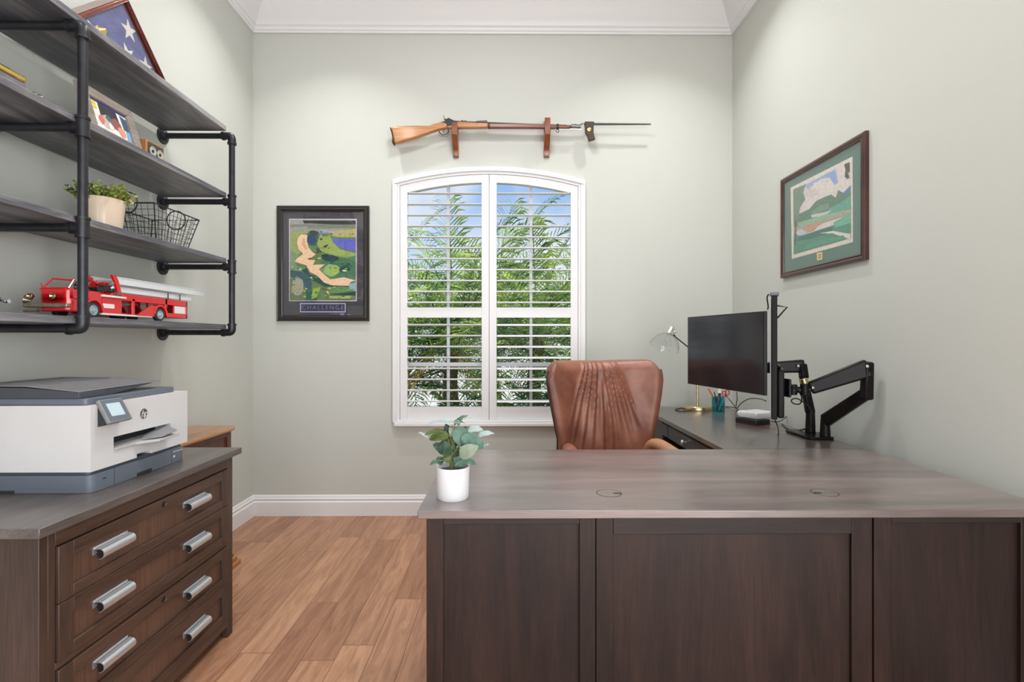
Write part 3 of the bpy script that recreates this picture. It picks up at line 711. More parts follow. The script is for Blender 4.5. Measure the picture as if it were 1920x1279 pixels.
# ---- printer
M['pr_white'] = mat('printer_white', (.60, .60, .60), .45)
M['pr_grey'] = mat('printer_slate_grey', (.115, .135, .165), .4)
M['pr_dark'] = mat('printer_charcoal', (.055, .06, .075), .4)
M['pr_lid'] = mat('printer_lid_grey', (.20, .20, .21), .5, noise=(.08, 60, (1, 1, 1)))
M['pr_void'] = mat('printer_dark_recess', (.02, .028, .03), .6)
M['screen_on'] = mat('lit_display', (.42, .52, .58), .3, emit=.15)
P = thing('printer', 'white and slate grey inkjet printer on the filing cabinet', 'printer', (-1.41, 1.71, .76))
xf, xb = -1.220, -1.66; y0, y1 = 1.490, 1.938
b = B()   # white shell built around the paper slot
sy0, sy1, sz0, sz1 = 1.577, 1.842, .868, .909
zb_, zt = .822, 1.016
def ring(bm, mi=0):
    box(bm, (xf - .06, xf), (y0, sy0), (zb_, zt), mi); box(bm, (xf - .06, xf), (sy1, y1), (zb_, zt), mi)
    box(bm, (xf - .06, xf), (sy0, sy1), (sz1, zt), mi); box(bm, (xf - .06, xf), (sy0, 1.675), (zb_, sz0), mi); box(bm, (xf - .06, xf), (1.745, sy1), (zb_, sz0), mi); box(bm, (xf - .06, xf), (1.675, 1.745), (zb_ + .012, sz0), mi)
ring(b); box(b, (xb, xf - .06), (y0, y1), (zb_, zt)); box(b, (xb, xf - .06), (sy0, sy1), (sz0, sz1))
bmesh.ops.remove_doubles(b, verts=b.verts, dist=1e-6)
ctr = {}
for f in b.faces: ctr.setdefault(tuple(round(c, 5) for c in f.calc_center_median()), []).append(f)
bmesh.ops.delete(b, geom=[f for fs in ctr.values() if len(fs) > 1 for f in fs], context='FACES')
obj('housing', b, 'pr_white', P, smooth=False)
b = B(); box(b, (xf - .059, xf - .056), (sy0, sy1), (sz0, sz1)); obj('paper_slot', b, 'pr_void', P)
b = B()
def rrect(cx0, cx1, cy0, cy1, r, z, seg=6):
    out = []
    for cx, cy, a0 in ((cx1 - r, cy1 - r, 0), (cx0 + r, cy1 - r, 90), (cx0 + r, cy0 + r, 180), (cx1 - r, cy0 + r, 270)):
        for k in range(seg + 1):
            a = math.radians(a0 + 90 * k / seg); out.append((cx + r * math.cos(a), cy + r * math.sin(a), z))
    return out
prism(b, rrect(xb, xf + .002, y0 + .0, y1 - .018, .022, .7605), (0, 0, .0515), 0)
prism(b, rrect(xb, xf - .006, y0 + .006, y1 - .020, .018, .812), (0, 0, .0102), 1)
for yy in (1.577, 1.842): box(b, (xf + .001, xf + .0026), (yy - .0008, yy + .0008), (.762, .812), 2)
box(b, (xf - .01, xf + .0027), (1.672, 1.742), (.7607, .772), 2)
box(b, (-1.52, -1.44), (y0 - .0006, y0 + .01), (.7607, .769), 2)
box(b, (xf + .001, xf + .0026), (1.532, 1.546), (.790, .794), 2)
obj('paper_tray', b, ['pr_slate' if 'pr_slate' in M else 'pr_grey', 'pr_dark', 'pr_void'], P, bevel=.0006)
b = B(); box(b, (xf + .002, xf + .0028), (1.853, 1.905), (.800, .802)); box(b, (xf + .002, xf + .0028), (1.853, 1.862), (.781, .788)); obj('ink_marks', b, 'pr_white', P, label='small white print on the tray corner')
b = B()   # output tray
prism(b, [(xf - .05, sy0 + .002, .872), (xf - .05, sy1 - .01, .876), (xf + .050, 1.815, .870), (xf + .052, 1.71, .869), (xf + .008, 1.66, .868), (xf + .006, sy0 + .002, .868)], (0, 0, .006), 0)
prism(b, [(xf + .002, 1.69, .8765), (xf + .045, 1.735, .879), (xf + .050, 1.80, .889), (xf - .01, 1.83, .902), (xf - .02, 1.74, .886)], (0, 0, .003), 1)
obj('output_tray', b, [mat('printer_light_grey', (.42, .42, .42), .45), 'pr_lid'], P, bevel=.001)
b = B()   # scanner lid base
prism(b, rrect(xb, xf - .022, y0 + .012, y1 - .038, .012, 1.0165), (0, 0, .019), 0); obj('scanner_bed', b, 'pr_grey', P, bevel=.002)
b = B()   # document feeder with its rising input flap
Y0, Y1 = 1.500, 1.600
prism(b, [(xf - .042, Y0, 1.036), (xb + .04, Y0, 1.036), (xb + .04, Y0, 1.070), (xf - .20, Y0, 1.068), (xf - .042, Y0, 1.054)], (0, Y1 - Y0, 0), 0)
prism(b, [(xf - .046, Y1, 1.036), (xf - .046, Y1 + .035, 1.036), (xf - .046, 1.81, 1.056), (xf - .046, 1.81, 1.0585), (xf - .046, Y1, 1.054)], (-.36, 0, 0), 0)
obj('document_feeder', b, 'pr_dark', P, bevel=.003)
b = B()
prism(b, [(xf - .044, 1.503, 1.0545), (xf - .044, 1.855, 1.0585), (xf - .20, 1.855, 1.0705), (xb + .05, 1.84, 1.0725), (xb + .05, 1.503, 1.0725), (xf - .20, 1.503, 1.0705)], (0, 0, .003), 0)
obj('feeder_cover', b, 'pr_lid', P, bevel=.001)
# tilted touch panel
C0, C1, C2, C3 = Vector((xf + .004, 1.512, 1.031)), Vector((xf + .004, 1.604, 1.029)), Vector((xf + .040, 1.604, .962)), Vector((xf + .040, 1.512, .962))
nr = (C1 - C0).cross(C3 - C0).normalized(); nr = nr if nr.x > 0 else -nr
b = B(); prism(b, [C0, C1, C2, C3], -nr * .012, 0); pn = obj('touch_panel', b, 'pr_lid', P, bevel=.003)
def onp(u, v, h): return C0 + (C1 - C0) * u + (C3 - C0) * v + nr * h
b = B(); prism(b, [onp(u, v, .0002) for u, v in ((.06, .05), (.94, .05), (.94, .93), (.06, .93))], nr * .0006); obj('bezel', b, 'pr_grey', pn)
b = B(); prism(b, [onp(u, v, .0009) for u, v in ((.20, .20), (.78, .20), (.78, .74), (.20, .74))], nr * .0004); obj('display', b, 'screen_on', pn)
b = B(); prism(b, [(xf, 1.516, 1.022), (xf + .006, 1.516, 1.022), (xf + .030, 1.516, .965), (xf, 1.516, .950)], (0, .082, 0)); obj('panel_bracket', b, 'pr_void', pn)
# round emblem: a grey disc with pale slanted letters
b = B(); lathe(b, [(0, .0012), (.0165, .0012), (.0172, .0006), (.0172, 0)], (xf, 1.707, .962), (1, 0, 0), seg=40)
M['badge'] = mat('grey_badge', (.13, .13, .13), .35, metal=.5); obj('emblem', b, 'badge', P)
RX = Matrix(((0, 0, 1), (1, 0, 0), (0, 1, 0)))       # text facing +X, reading along +Y
text('emblem_letters', 'hp', .034, 'pr_white', P, (xf + .0014, 1.7068, .9615), RX, shear=.35, space=.85)

# ---- old wooden chest in the corner behind the cabinet
M['honey'] = wood('honey_wood_top', (.34, .14, .045), (.55, .26, .09), 'y', .3, 6, coat=.4, bump=.05)
M['redwood'] = wood('red_brown_chest', (.075, .025, .014), (.15, .05, .028), 'z', .4, 7, bump=.1)
t = thing('wooden_chest', 'old red-brown wooden side chest with honey top behind the filing cabinet', 'chest', (-1.62, 2.5, 0))
b = B(); prism(b, [(-1.750, 2.16, .722), (-1.475, 2.16, .722), (-1.463, 2.18, .722), (-1.468, 2.72, .722), (-1.485, 2.775, .722), (-1.70, 2.785, .722), (-1.750, 2.70, .722)], (0, 0, .020)); obj('chest_top', b, 'honey', t, bevel=.008, seg=3)
b = B(); box(b, (-1.745, -1.505), (2.19, 2.745), (.06, .722), 0); box(b, (-1.52, -1.495), (2.19, 2.215), (.06, .72), 0); box(b, (-1.52, -1.495), (2.715, 2.75), (.06, .72), 0)
box(b, (-1.51, -1.497), (2.215, 2.715), (.69, .72), 0); box(b, (-1.51, -1.497), (2.215, 2.715), (.06, .12), 0); obj('chest_body', b, 'redwood', t, bevel=.003)
b = B(); box(b, (-1.745, -1.450), (2.18, 2.765), (0, .022), 0); box(b, (-1.745, -1.465), (2.185, 2.755), (.022, .045), 0); box(b, (-1.745, -1.48), (2.19, 2.75), (.045, .062), 0); obj('plinth', b, 'honey', t, bevel=.003)

# ================================================================ wall shelf of black pipe and boards
SX, PX = -1.420, -1.404
LV = [2.246, 1.911, 1.580, 1.247]
t = thing('pipe_wall_shelf', 'industrial black iron pipe wall shelf with four dark boards', 'shelf', (-1.757, 1.684, 1.247))
for z in LV:
    b = B(); box(b, (-1.737, SX), (.62, 2.566), (z + .0155, z + .040)); obj('shelf_board', b, 'shelf', t, bevel=.002)
for yp in (1.684, 2.588, .78):
    b = B(); cyl(b, (PX, yp, LV[3] + .012), (PX, yp, LV[0] - .012), .0143, seg=24); up = obj('upright_pipe', b, 'pipe', t)
    for i, z in enumerate(LV):
        b = B()
        if i in (0, 3):     # elbows
            s = -1 if i == 0 else 1
            tube(b, bez([(PX, yp, z + s * .040), (PX, yp, z + s * .016), (PX - .006, yp, z + s * .003), (PX - .020, yp, z), (PX - .044, yp, z)], 5), .0185, 18)
            cyl(b, (PX, yp, z + s * .034), (PX, yp, z + s * .044), .0215, seg=20); cyl(b, (PX - .038, yp, z), (PX - .048, yp, z), .0215, seg=20)
        else:
            cyl(b, (PX, yp, z - .030), (PX, yp, z + .030), .0185, seg=20); cyl(b, (PX, yp, z), (PX - .036, yp, z), .0185, seg=20)
            for s in (-1, 1): cyl(b, (PX, yp, z + s * .026), (PX, yp, z + s * .034), .0212, seg=20)
            cyl(b, (PX - .030, yp, z), (PX - .040, yp, z), .0212, seg=20)
        obj('pipe_fitting', b, 'pipe', t)
        b = B(); cyl(b, (PX - .03, yp, z), (-1.745, yp, z), .0143, seg=20); obj('cross_pipe', b, 'pipe', t)
        b = B(); lathe(b, [(0, 0), (.041, 0), (.041, .006), (.039, .008), (.024, .009), (.022, .022), (.020, .024), (0, .024)], (-1.7565, yp, z), (1, 0, 0), seg=28)
        for k in range(4):
            a = PI / 4 + k * PI / 2; cyl(b, (-1.749, yp + .031 * math.cos(a), z + .031 * math.sin(a)), (-1.7465, yp + .031 * math.cos(a), z + .031 * math.sin(a)), .004, seg=8)
        obj('flange', b, 'pipe', t)
T1, T2, T3, T4 = [z + .040 for z in LV]

# ---- folded flag in a triangular case
M['flag_blue'] = mat('flag_blue_cloth', (.115, .125, .30), .9, noise=(.22, 14, (1, 1, 3)), bump=.5, bump_scale=40)
M['star'] = mat('white_star_cloth', (.75, .72, .68), .9)
M['case_red'] = wood('cherry_case', (.13, .022, .012), (.24, .045, .025), 'y', .25, 6, coat=.6, bump=.03)
yc, base, hh = 2.071, T1, .318
t = thing('flag_case', 'triangular cherry wood case holding a folded starry flag on the top board', 'flag case', (-1.60, yc, T1))
def tri(hf, z0=0.0, x=0): return [(x, yc - hf, base + z0), (x, yc + hf, base + z0), (x, yc, base + z0 + hf * .95)]
def tri_frame(bm, h0, h1, dz, x0, x1, mi=0):
    A, Bq = tri(h0, 0, x0), tri(h1, dz, x0)
    for i in range(3):
        j = (i + 1) % 3; prism(bm, [A[i], A[j], Bq[j], Bq[i]], (x1 - x0, 0, 0), mi)
b = B(); tri_frame(b, .335, .318, .007, -1.630, -1.556); tri_frame(b, .331, .296, .015, -1.556, -1.546); tri_frame(b, .318, .302, .013, -1.546, -1.541); obj('case_frame', b, 'case_red', t, bevel=.0015)
b = B(); prism(b, tri(.31, .01, -1.60), (.004, 0, 0)); prism(b, tri(.300, .012, -1.590), (.022, 0, 0)); obj('folded_flag', b, 'flag_blue', t, bevel=.004)
for sy, sz, r, a0 in ((2.108, 2.488, .044, .2), (2.100, 2.385, .044, .5), (2.205, 2.392, .042, .1), (1.93, 2.375, .042, .8)):
    b = B(); pts = []
    for k in range(10):
        a = a0 + PI / 2 + 2 * PI * k / 10; rr = r if k % 2 == 0 else r * .40
        pts.append((-1.568, sy + rr * math.cos(a), sz + rr * math.sin(a)))
    prism(b, pts, (.0012, 0, 0)); obj('star', b, 'star', t)
b = B(); prism(b, tri(.300, .013, -1.5555), (.002, 0, 0)); obj('glass', b, 'pic_glass', t)
tt = thing('gold_figurine', 'small gold ornament standing in front of the triangular flag case', 'ornament', (-1.47, 1.838, T1))
b = B(); lathe(b, [(0, 0), (.018, 0), (.018, .006), (.008, .010), (.006, .016), (.0, .016)], (-1.47, 1.838, T1), seg=20); obj('stand', b, 'gold', tt)
b = B(); ball(b, (-1.47, 1.838, T1 + .032), (.014, .024, .018)); ball(b, (-1.47, 1.854, T1 + .048), (.008, .011, .010)); obj('figure', b, 'gold', tt)

# ---- second board: photo frame, dial box, gold-topped box, chrome trinket
M['grey_frame'] = wood('weathered_frame_wood', (.24, .20, .17), (.46, .41, .36), 'y', .6, 14, bump=.3)
M['paper'] = mat('white_paper', (.72, .71, .69), .7)
def paint(name, c, amt=.12, sc=70): return mat(name, c, .6, noise=(amt, sc, (1, 1, 1)))
PC = {}
def pc(c):
    c = tuple(c)
    if c not in PC: PC[c] = paint('print_colour', c)
    return PC[c]
def srgb(r, g, b_):
    f = lambda v: ((v / 255 + .055) / 1.055) ** 2.4 if v > 10 else v / 255 / 12.92
    return (f(r), f(g), f(b_))
def art(name, layers, place, n, parent, glass=None):
    """a flat print: polygons of colour lying on each other on one sheet"""
    bm = B(); mats = []; h = 0
    for c, pts in layers:
        m_ = pc(srgb(*c))
        if m_ not in mats: mats.append(m_)
        f = bm.faces.new([bm.verts.new(place(*p) + n * h) for p in pts]); f.material_index = mats.index(m_); h += .00012
    bm.normal_update()
    fs = bmesh.ops.triangulate(bm, faces=bm.faces[:], ngon_method='EAR_CLIP')
    for f in bm.faces:
        f.normal_update()
        if f.normal.dot(n) < 0: f.normal_flip()
    return obj(name, bm, mats, parent, smooth=False, recalc=False)
def blob(cx, cy, rx, ry, n=12, seed=0, j=.2):
    r_ = random.Random(seed); return [(cx + rx * math.cos(2 * PI * k / n) * (1 + r_.uniform(-j, j)), cy + ry * math.sin(2 * PI * k / n) * (1 + r_.uniform(-j, j))) for k in range(n)]

t = thing('photo_frame', 'weathered grey wood photo frame leaning on the second board', 'picture frame', (-1.50, 1.95, T2))
U = Vector((0, 1, 0)); V = Vector((-.055, 0, .185)).normalized(); Nn = Vector((V.z, 0, -V.x)); O = Vector((-1.492, 1.822, T2 + .0045)); W_, H_ = .262, .193
pf = lambda u, v: O + U * W_ * u + V * H_ * v
b = B(); fw, fh = .15, .19
for q in (((0, 0), (1, 0), (1 - fw, fh), (fw, fh)), ((1, 0), (1, 1), (1 - fw, 1 - fh), (1 - fw, fh)), ((1, 1), (0, 1), (fw, 1 - fh), (1 - fw, 1 - fh)), ((0, 1), (0, 0), (fw, fh), (fw, 1 - fh))):
    prism(b, [pf(*p) - Nn * .010 for p in q], Nn * .018)
obj('frame', b, 'grey_frame', t, bevel=.002)
b = B(); prism(b, [pf(u, v) - Nn * .008 for u, v in ((.1, .1), (.9, .1), (.9, .9), (.1, .9))], Nn * .004); obj('backing', b, 'black', t)
b = B(); prism(b, [pf(.42, .05) - Nn * .01, pf(.58, .05) - Nn * .01, pf(.55, .8) - Nn * .01, pf(.45, .8) - Nn * .01], -Nn * .003)
prism(b, [pf(.45, .75) - Nn * .012, pf(.55, .75) - Nn * .012, Vector((-1.60, 1.822 + W_ * .58, T2 + .001)), Vector((-1.60, 1.822 + W_ * .42, T2 + .001))], (-.003, 0, 0)); obj('easel_back', b, 'black', t)
L = [((238, 236, 228), [(.14, .18), (.86, .18), (.86, .82), (.14, .82)]), ((60, 70, 140), [(.15, .77), (.86, .77), (.86, .81), (.15, .81)]),
     ((60, 62, 66), [(.32, .52), (.72, .52), (.66, .77), (.32, .77)]), ((235, 235, 240), [(.70, .36), (.74, .36), (.69, .77), (.66, .77)]), ((70, 95, 120), [(.74, .45), (.86, .45), (.86, .72), (.72, .76)]),
     ((225, 205, 60), [(.16, .60), (.28, .60), (.28, .76), (.16, .76)]), ((240, 235, 200), [(.18, .64), (.26, .64), (.26, .67), (.18, .67)]), ((120, 175, 215), [(.76, .24), (.86, .24), (.86, .45), (.78, .45)]),
     ((200, 190, 180), blob(.42, .42, .12, .15, 12, 1)), ((215, 120, 115), blob(.31, .42, .05, .09, 10, 2)), ((150, 95, 90), blob(.60, .48, .11, .12, 12, 3)), ((225, 155, 130), blob(.68, .36, .08, .10, 10, 4)), ((90, 110, 105), blob(.46, .52, .05, .07, 9, 5)), ((240, 240, 235), blob(.47, .36, .04, .06, 8, 6)), ((225, 150, 130), blob(.36, .50, .025, .05, 8, 7))]
art('photograph', L, lambda u, v: pf(u, v) - Nn * .0025, Nn, t)

t = thing('gauge_box', 'small orange wooden box with two round dials beside the photo frame', 'box', (-1.50, 2.165, T2))
M['orange_wood'] = wood('orange_wood', (.42, .17, .045), (.60, .27, .08), 'z', .4, 7, coat=.2, bump=.05)
b = B(); box(b, (-1.535, -1.500), (2.112, 2.222), (T2, T2 + .093)); obj('case', b, 'orange_wood', t, bevel=.003)
b = B(); box(b, (-1.5005, -1.497), (2.122, 2.213), (T2 + .008, T2 + .086)); pl = obj('face_plate', b, mat('dark_patterned_plate', (.05, .055, .045), .35, noise=(.6, 90, (1, 1, 1))), t, bevel=.001)
for yy in (2.145, 2.189):
    b = B(); lathe(b, [(.019, 0), (.020, .004), (.017, .005), (.016, .002)], (-1.497, yy, T2 + .052), (1, 0, 0), seg=26, mi=0); lathe(b, [(.016, .002), (0, .002)], (-1.497, yy, T2 + .052), (1, 0, 0), seg=26, mi=1); ball(b, (-1.4945, yy, T2 + .052), (.003, .007, .007), 10, 2)
    obj('dial', b, ['steel', mat('dial_cream', (.50, .47, .36), .4), 'black'], t)
t = thing('keepsake_box', 'low grey box with rounded gold lid at the left end of second board', 'box', (-1.50, 1.46, T2))
b = B(); box(b, (-1.53, -1.47), (1.36, 1.558), (T2, T2 + .040)); obj('box_body', b, mat('dull_grey_metal', (.16, .15, .17), .5, noise=(.2, 30, (1, 1, 1))), t, bevel=.004)
b = B(); box(b, (-1.533, -1.467), (1.357, 1.561), (T2 + .040, T2 + .062)); obj('box_lid', b, 'gold', t, bevel=.010, seg=4)
t = thing('chrome_trinket', 'tiny chrome linked trinket beside the gold-lidded box', 'ornament', (-1.47, 1.60, T2))
b = B()
for k, (yy, rr) in enumerate(((1.575, .012), (1.597, .013), (1.618, .010), (1.640, .011))): ball(b, (-1.465, yy, T2 + rr), (rr * .9, rr, rr), 12)
obj('beads', b, 'chrome', t)

# ---- third board: potted herb and wire basket
M['pot_cream'] = mat('cream_ceramic_pot', (.62, .50, .38), .35, coat=.3)
M['herb'] = two_sided('herb_leaf', (.25, .33, .045), (.16, .24, .03))
M['herb_y'] = two_sided('herb_leaf_yellow', (.48, .42, .09), (.3, .3, .06))
M['herb_d'] = two_sided('herb_leaf_dark', (.05, .09, .025), (.05, .08, .02))
t = thing('potted_herb', 'small-leaved green plant in cream pot on the third board', 'plant', (-1.515, 1.90, T3))
hx, hy = -1.515, 1.905
b = B(); lathe(b, [(0, T3), (.056, T3), (.060, T3 + .004), (.070, T3 + .108), (.069, T3 + .112), (.065, T3 + .112), (.062, T3 + .095), (0, T3 + .095)], (hx, hy, 0), seg=44); obj('pot', b, 'pot_cream', t)
b = B(); sb = B(); rnd = random.Random(9)
for s in range(150):
    a = rnd.uniform(0, 2 * PI); r0 = .052 * math.sqrt(rnd.random()); el = rnd.uniform(.5, 1.4); L_ = rnd.uniform(.045, .078)
    if s < 6: a, el, L_ = rnd.uniform(3.9, 4.9), rnd.uniform(.2, .9), .08
    p = Vector((hx + r0 * math.cos(a), hy + r0 * math.sin(a), T3 + .09)); d = Vector((math.cos(a) * math.cos(el), math.sin(a) * math.cos(el), math.sin(el)))
    q = p + d * L_ + Vector((0, 0, .006)); tube(sb, [p, (p + q) / 2 + Vector((0, 0, .004)), q], .0009, 4)
    mi = rnd.choice([0, 0, 0, 1, 1, 2]) if s >= 6 else 2
    for k in range(9):
        c = p.lerp(q, .35 + .65 * k / 8); v = Vector((rnd.uniform(-1, 1), rnd.uniform(-1, 1), rnd.uniform(-.2, 1))).normalized(); sd = v.cross(Vector((rnd.uniform(-1, 1), rnd.uniform(-1, 1), rnd.uniform(-1, 1)))).normalized(); l = rnd.uniform(.011, .018)
        f = b.faces.new([b.verts.new(x) for x in (c, c + v * l * .5 + sd * l * .34, c + v * l, c + v * l * .5 - sd * l * .34)]); f.material_index = mi
obj('leaves', b, ['herb', 'herb_y', 'herb_d'], t, smooth=False, recalc=False); obj('stems', sb, 'stem', t)
b = B(); lathe(b, [(.0625, T3 + .098), (0, T3 + .100)], (hx, hy, 0), seg=24); obj('soil', b, 'soil', t)

t = thing('wire_basket', 'black wire basket with round ring handles on the third board', 'basket', (-1.545, 2.21, T3))
def bk(u, v, h):   # u along Y 0..1, v along X 0..1, h height 0..1: flared
    y0 = 2.115 - .045 * h; y1 = 2.325 + .045 * h; x0 = -1.630 - .025 * h; x1 = -1.462 + .024 * h
    return Vector((x0 + (x1 - x0) * v, y0 + (y1 - y0) * u, T3 + .006 + .140 * h))
b = B()
nh, nu_, nv_ = 6, 12, 8
for i in range(nu_ + 1):
    u = i / nu_
    for v in (0, 1): tube(b, [bk(u, v, 0), bk(u, v, 1)], .0011, 5)
    tube(b, [bk(u, 0, 0), bk(u, 1, 0)], .0011, 5)
for i in range(nv_ + 1):
    v = i / nv_
    for u in (0, 1): tube(b, [bk(u, v, 0), bk(u, v, 1)], .0011, 5)
    tube(b, [bk(0, v, 0), bk(1, v, 0)], .0011, 5)
for k in range(1, nh): tube(b, [bk(0, 0, k / nh), bk(1, 0, k / nh), bk(1, 1, k / nh), bk(0, 1, k / nh), bk(0, 0, k / nh)], .0011, 5)
obj('wire_mesh', b, 'pipe', t)
b = B()
for h, r in ((1, .0030), (0, .0028)):
    tube(b, [bk(0, 0, h), bk(1, 0, h), bk(1, 1, h), bk(0, 1, h), bk(0, 0, h)], r, 8)
for u in (0, 1):
    for v in (0, 1): tube(b, [bk(u, v, 0), bk(u, v, 1)], .0024, 8)
obj('rim', b, 'pipe', t)
for u in (0, 1):
    c = bk(u, .5, 1); b = B(); tube(b, [c + Vector((.043 * math.cos(a), (.003 if u else -.003), .043 * math.sin(a))) for a in [2 * PI * k / 28 for k in range(29)]], .0026, 8); obj('handle', b, 'pipe', t, label='ring handle')

# ---- bottom board: toy fire truck and toy motorcycle
M['red'] = mat('fire_engine_red', (.62, .012, .015), .22, coat=.5)
M['toy_tyre'] = mat('toy_tyre', (.025, .028, .032), .6)
M['toy_hub'] = mat('toy_hub_grey', (.42, .50, .55), .35, metal=.4)
M['toy_white'] = mat('toy_white_metal', (.78, .74, .72), .3)
M['toy_silver'] = mat('toy_aluminium', (.82, .84, .86), .35, metal=.4)
M['old_bumper'] = mat('worn_bumper', (.34, .29, .22), .35, metal=.8, noise=(.3, 40, (1, 1, 1)))
t = thing('toy_fire_truck', 'red toy fire truck with silver ladder on the bottom board', 'toy truck', (-1.53, 2.03, T4))
XN, XF_ = -1.475, -1.597
Z = lambda z: z + (T4 - 1.2845)
b = B()   # cab: rounded nose, cutaway top
prism(b, [(XN, 1.725, 1.306), (XN - .012, 1.712, 1.306), (XF_ + .030, 1.712, 1.306), (XF_, 1.740, 1.306), (XF_, 1.776, 1.306), (XN, 1.776, 1.306)], (0, 0, .040), 0)
prism(b, [(XN, 1.725, 1.346), (XN - .012, 1.712, 1.346), (XF_ + .030, 1.712, 1.346), (XF_, 1.740, 1.346), (XF_, 1.850, 1.346), (XN, 1.850, 1.346)], (0, 0, .037), 0)
bmesh.ops.remove_doubles(b, verts=b.verts, dist=1e-5)
box(b, (XF_ + .002, XN - .002), (1.77, 1.85), (1.376, 1.386), 1)
obj('cab', b, ['red', 'black'], t, bevel=.005, seg=3)
b = B()   # windscreen frame
w0 = [(XF_ + .004, 1.738, 1.383), (XF_ + .030, 1.716, 1.383), (XN - .004, 1.716, 1.383), (XN - .003, 1.765, 1.383)]
w1 = [(XF_ + .040, 1.745, 1.419), (XN - .008, 1.742, 1.413)]
tube(b, [w0[0], w0[1], w0[2]], .0035, 6); tube(b, [w0[1], w1[0], w1[1], w0[2]], .0032, 6); tube(b, [w0[0], w1[0]], .0015, 6); tube(b, [w1[1], (XN - .004, 1.80, 1.386)], .0015, 6); tube(b, [(XF_ + .012, 1.732, 1.402), w0[1]], .0012, 6)
obj('windscreen_frame', b, 'red', t)
b = B(); prism(b, [w0[1], w0[2], w1[1], w1[0]], (0, .001, 0)); obj('windscreen', b, 'glass', t)
b = B(); box(b, (XF_ - .020, XN + .004), (1.700, 1.716), (1.318, 1.332)); box(b, (XF_ - .012, XF_ + .03), (1.690, 1.71), (1.303, 1.309)); obj('bumper', b, 'old_bumper', t, bevel=.004)
b = B(); lathe(b, [(.004, 0), (.010, .012), (.012, .020), (.0, .020)], (XF_ - .004, 1.716, 1.342), (-.9, -.5, .1), seg=14); ball(b, (XF_ + .004, 1.704, 1.350), .007); tube(b, bez([(XF_ - .020, 1.70, 1.335), (XF_ - .012, 1.70, 1.358), (XF_ + .012, 1.70, 1.356)], 5), .0018, 6); obj('siren', b, 'old_bumper', t)
for xx in (XN - .040, XF_ + .006):
    b = B(); lathe(b, [(.004, 0), (.010, .010), (.0105, .016), (.008, .017), (0, .012)], (xx, 1.712, 1.356), (0, -1, 0), seg=18); obj('headlamp', b, ['brass'], t)
b = B(); tube(b, [(XN - .030 + .014 * math.cos(a), 1.786, 1.398 + .014 * math.sin(a)) for a in [2 * PI * k / 16 for k in range(17)]], .002, 6); cyl(b, (XN - .03, 1.786, 1.398), (XN - .03, 1.77, 1.382), .002); obj('steering_wheel', b, 'black', t)
for yy in (1.812, 2.157):
    for xx, s in ((XN + .002, 1), (XF_ - .002, -1)):
        b = B(); r = .0285; lathe(b, [(0, -.018), (r - .004, -.018), (r, -.014), (r, -.002), (r - .004, .002), (r - .010, .001)], (xx, yy, T4 + r), (s, 0, 0), seg=30, mi=0)
        lathe(b, [(r - .010, .001), (r - .011, .0012), (r - .013, -.003), (.010, -.002), (.0075, .004), (.004, .005), (0, .005)], (xx, yy, T4 + r), (s, 0, 0), seg=30, mi=1); obj('wheel', b, ['toy_tyre', 'toy_hub'], t)
b = B(); rr = .0285
for xx, s in ((-1.536, 1),):
    lathe(b, [(0, -.014), (rr, -.014), (rr, .014), (0, .014)], (-1.575, 2.055, T4 + rr), (1, 0, 0), seg=24)
obj('spare_wheel', b, 'toy_tyre', t)
def arch(yc, zc, r0, r1, x0, x1, a0=0, a1=180, n=14, mi=0, bm=None):
    P = [(yc + r0 * math.cos(math.radians(a0 + (a1 - a0) * k / n)), zc + r0 * math.sin(math.radians(a0 + (a1 - a0) * k / n))) for k in range(n + 1)]
    Q = [(yc + r1 * math.cos(math.radians(a0 + (a1 - a0) * k / n)), zc + r1 * math.sin(math.radians(a0 + (a1 - a0) * k / n))) for k in range(n + 1)]
    for k in range(n): prism(bm, [(x0, *P[k]), (x0, *P[k + 1]), (x0, *Q[k + 1]), (x0, *Q[k])], (x1 - x0, 0, 0), mi)
zw = T4 + .0285
for yy, x0, x1 in ((1.812, XN - .02, XN + .006), (2.157, XN - .02, XN + .006), (1.812, XF_ - .002, XF_ + .02), (2.157, XF_ - .002, XF_ + .02)):
    b = B(); arch(yy, zw, .034, .043, x0, x1, 0, 178, bm=b)
    if yy > 2 : prism(b, [(x1 - .001, 2.02, 1.306), (x1 - .001, 2.118, 1.306), (x1 - .001, 2.118, 1.330), (x1 - .001, 2.135, 1.350), (x1 - .001, 2.10, 1.352), (x1 - .001, 2.06, 1.332)], (-.006, 0, 0))
    obj('fender', b, 'red', t)
b = B()
box(b, (XF_ + .002, XN - .002), (1.850, 1.950), (1.346, 1.3665), 0); box(b, (XN - .045, XN), (1.858, 1.948), (1.304, 1.3655), 0); box(b, (XF_, XF_ + .045), (1.858, 1.948), (1.304, 1.3655), 0)
for x0, x1 in ((XN - .006, XN), (XF_, XF_ + .006)):
    box(b, (x0, x1), (1.948, 2.343), (1.360, 1.386), 0); box(b, (x0, x1), (2.000, 2.016), (1.304, 1.372), 0); box(b, (x0, x1), (2.192, 2.206), (1.345, 1.386), 0)
    box(b, (x0, x1), (2.205, 2.343), (1.306, 1.326), 0); box(b, (x0, x1), (2.333, 2.343), (1.306, 1.386), 0); box(b, (x0, x1), (2.247, 2.254), (1.326, 1.36), 0)
box(b, (XF_, XN), (2.337, 2.343), (1.306, 1.386), 0); box(b, (XF_ + .006, XN - .006), (1.95, 2.337), (1.360, 1.364), 0); box(b, (XF_ + .02, XN - .02), (1.85, 2.337), (1.306, 1.314), 0)
obj('bed', b, 'red', t, bevel=.002)
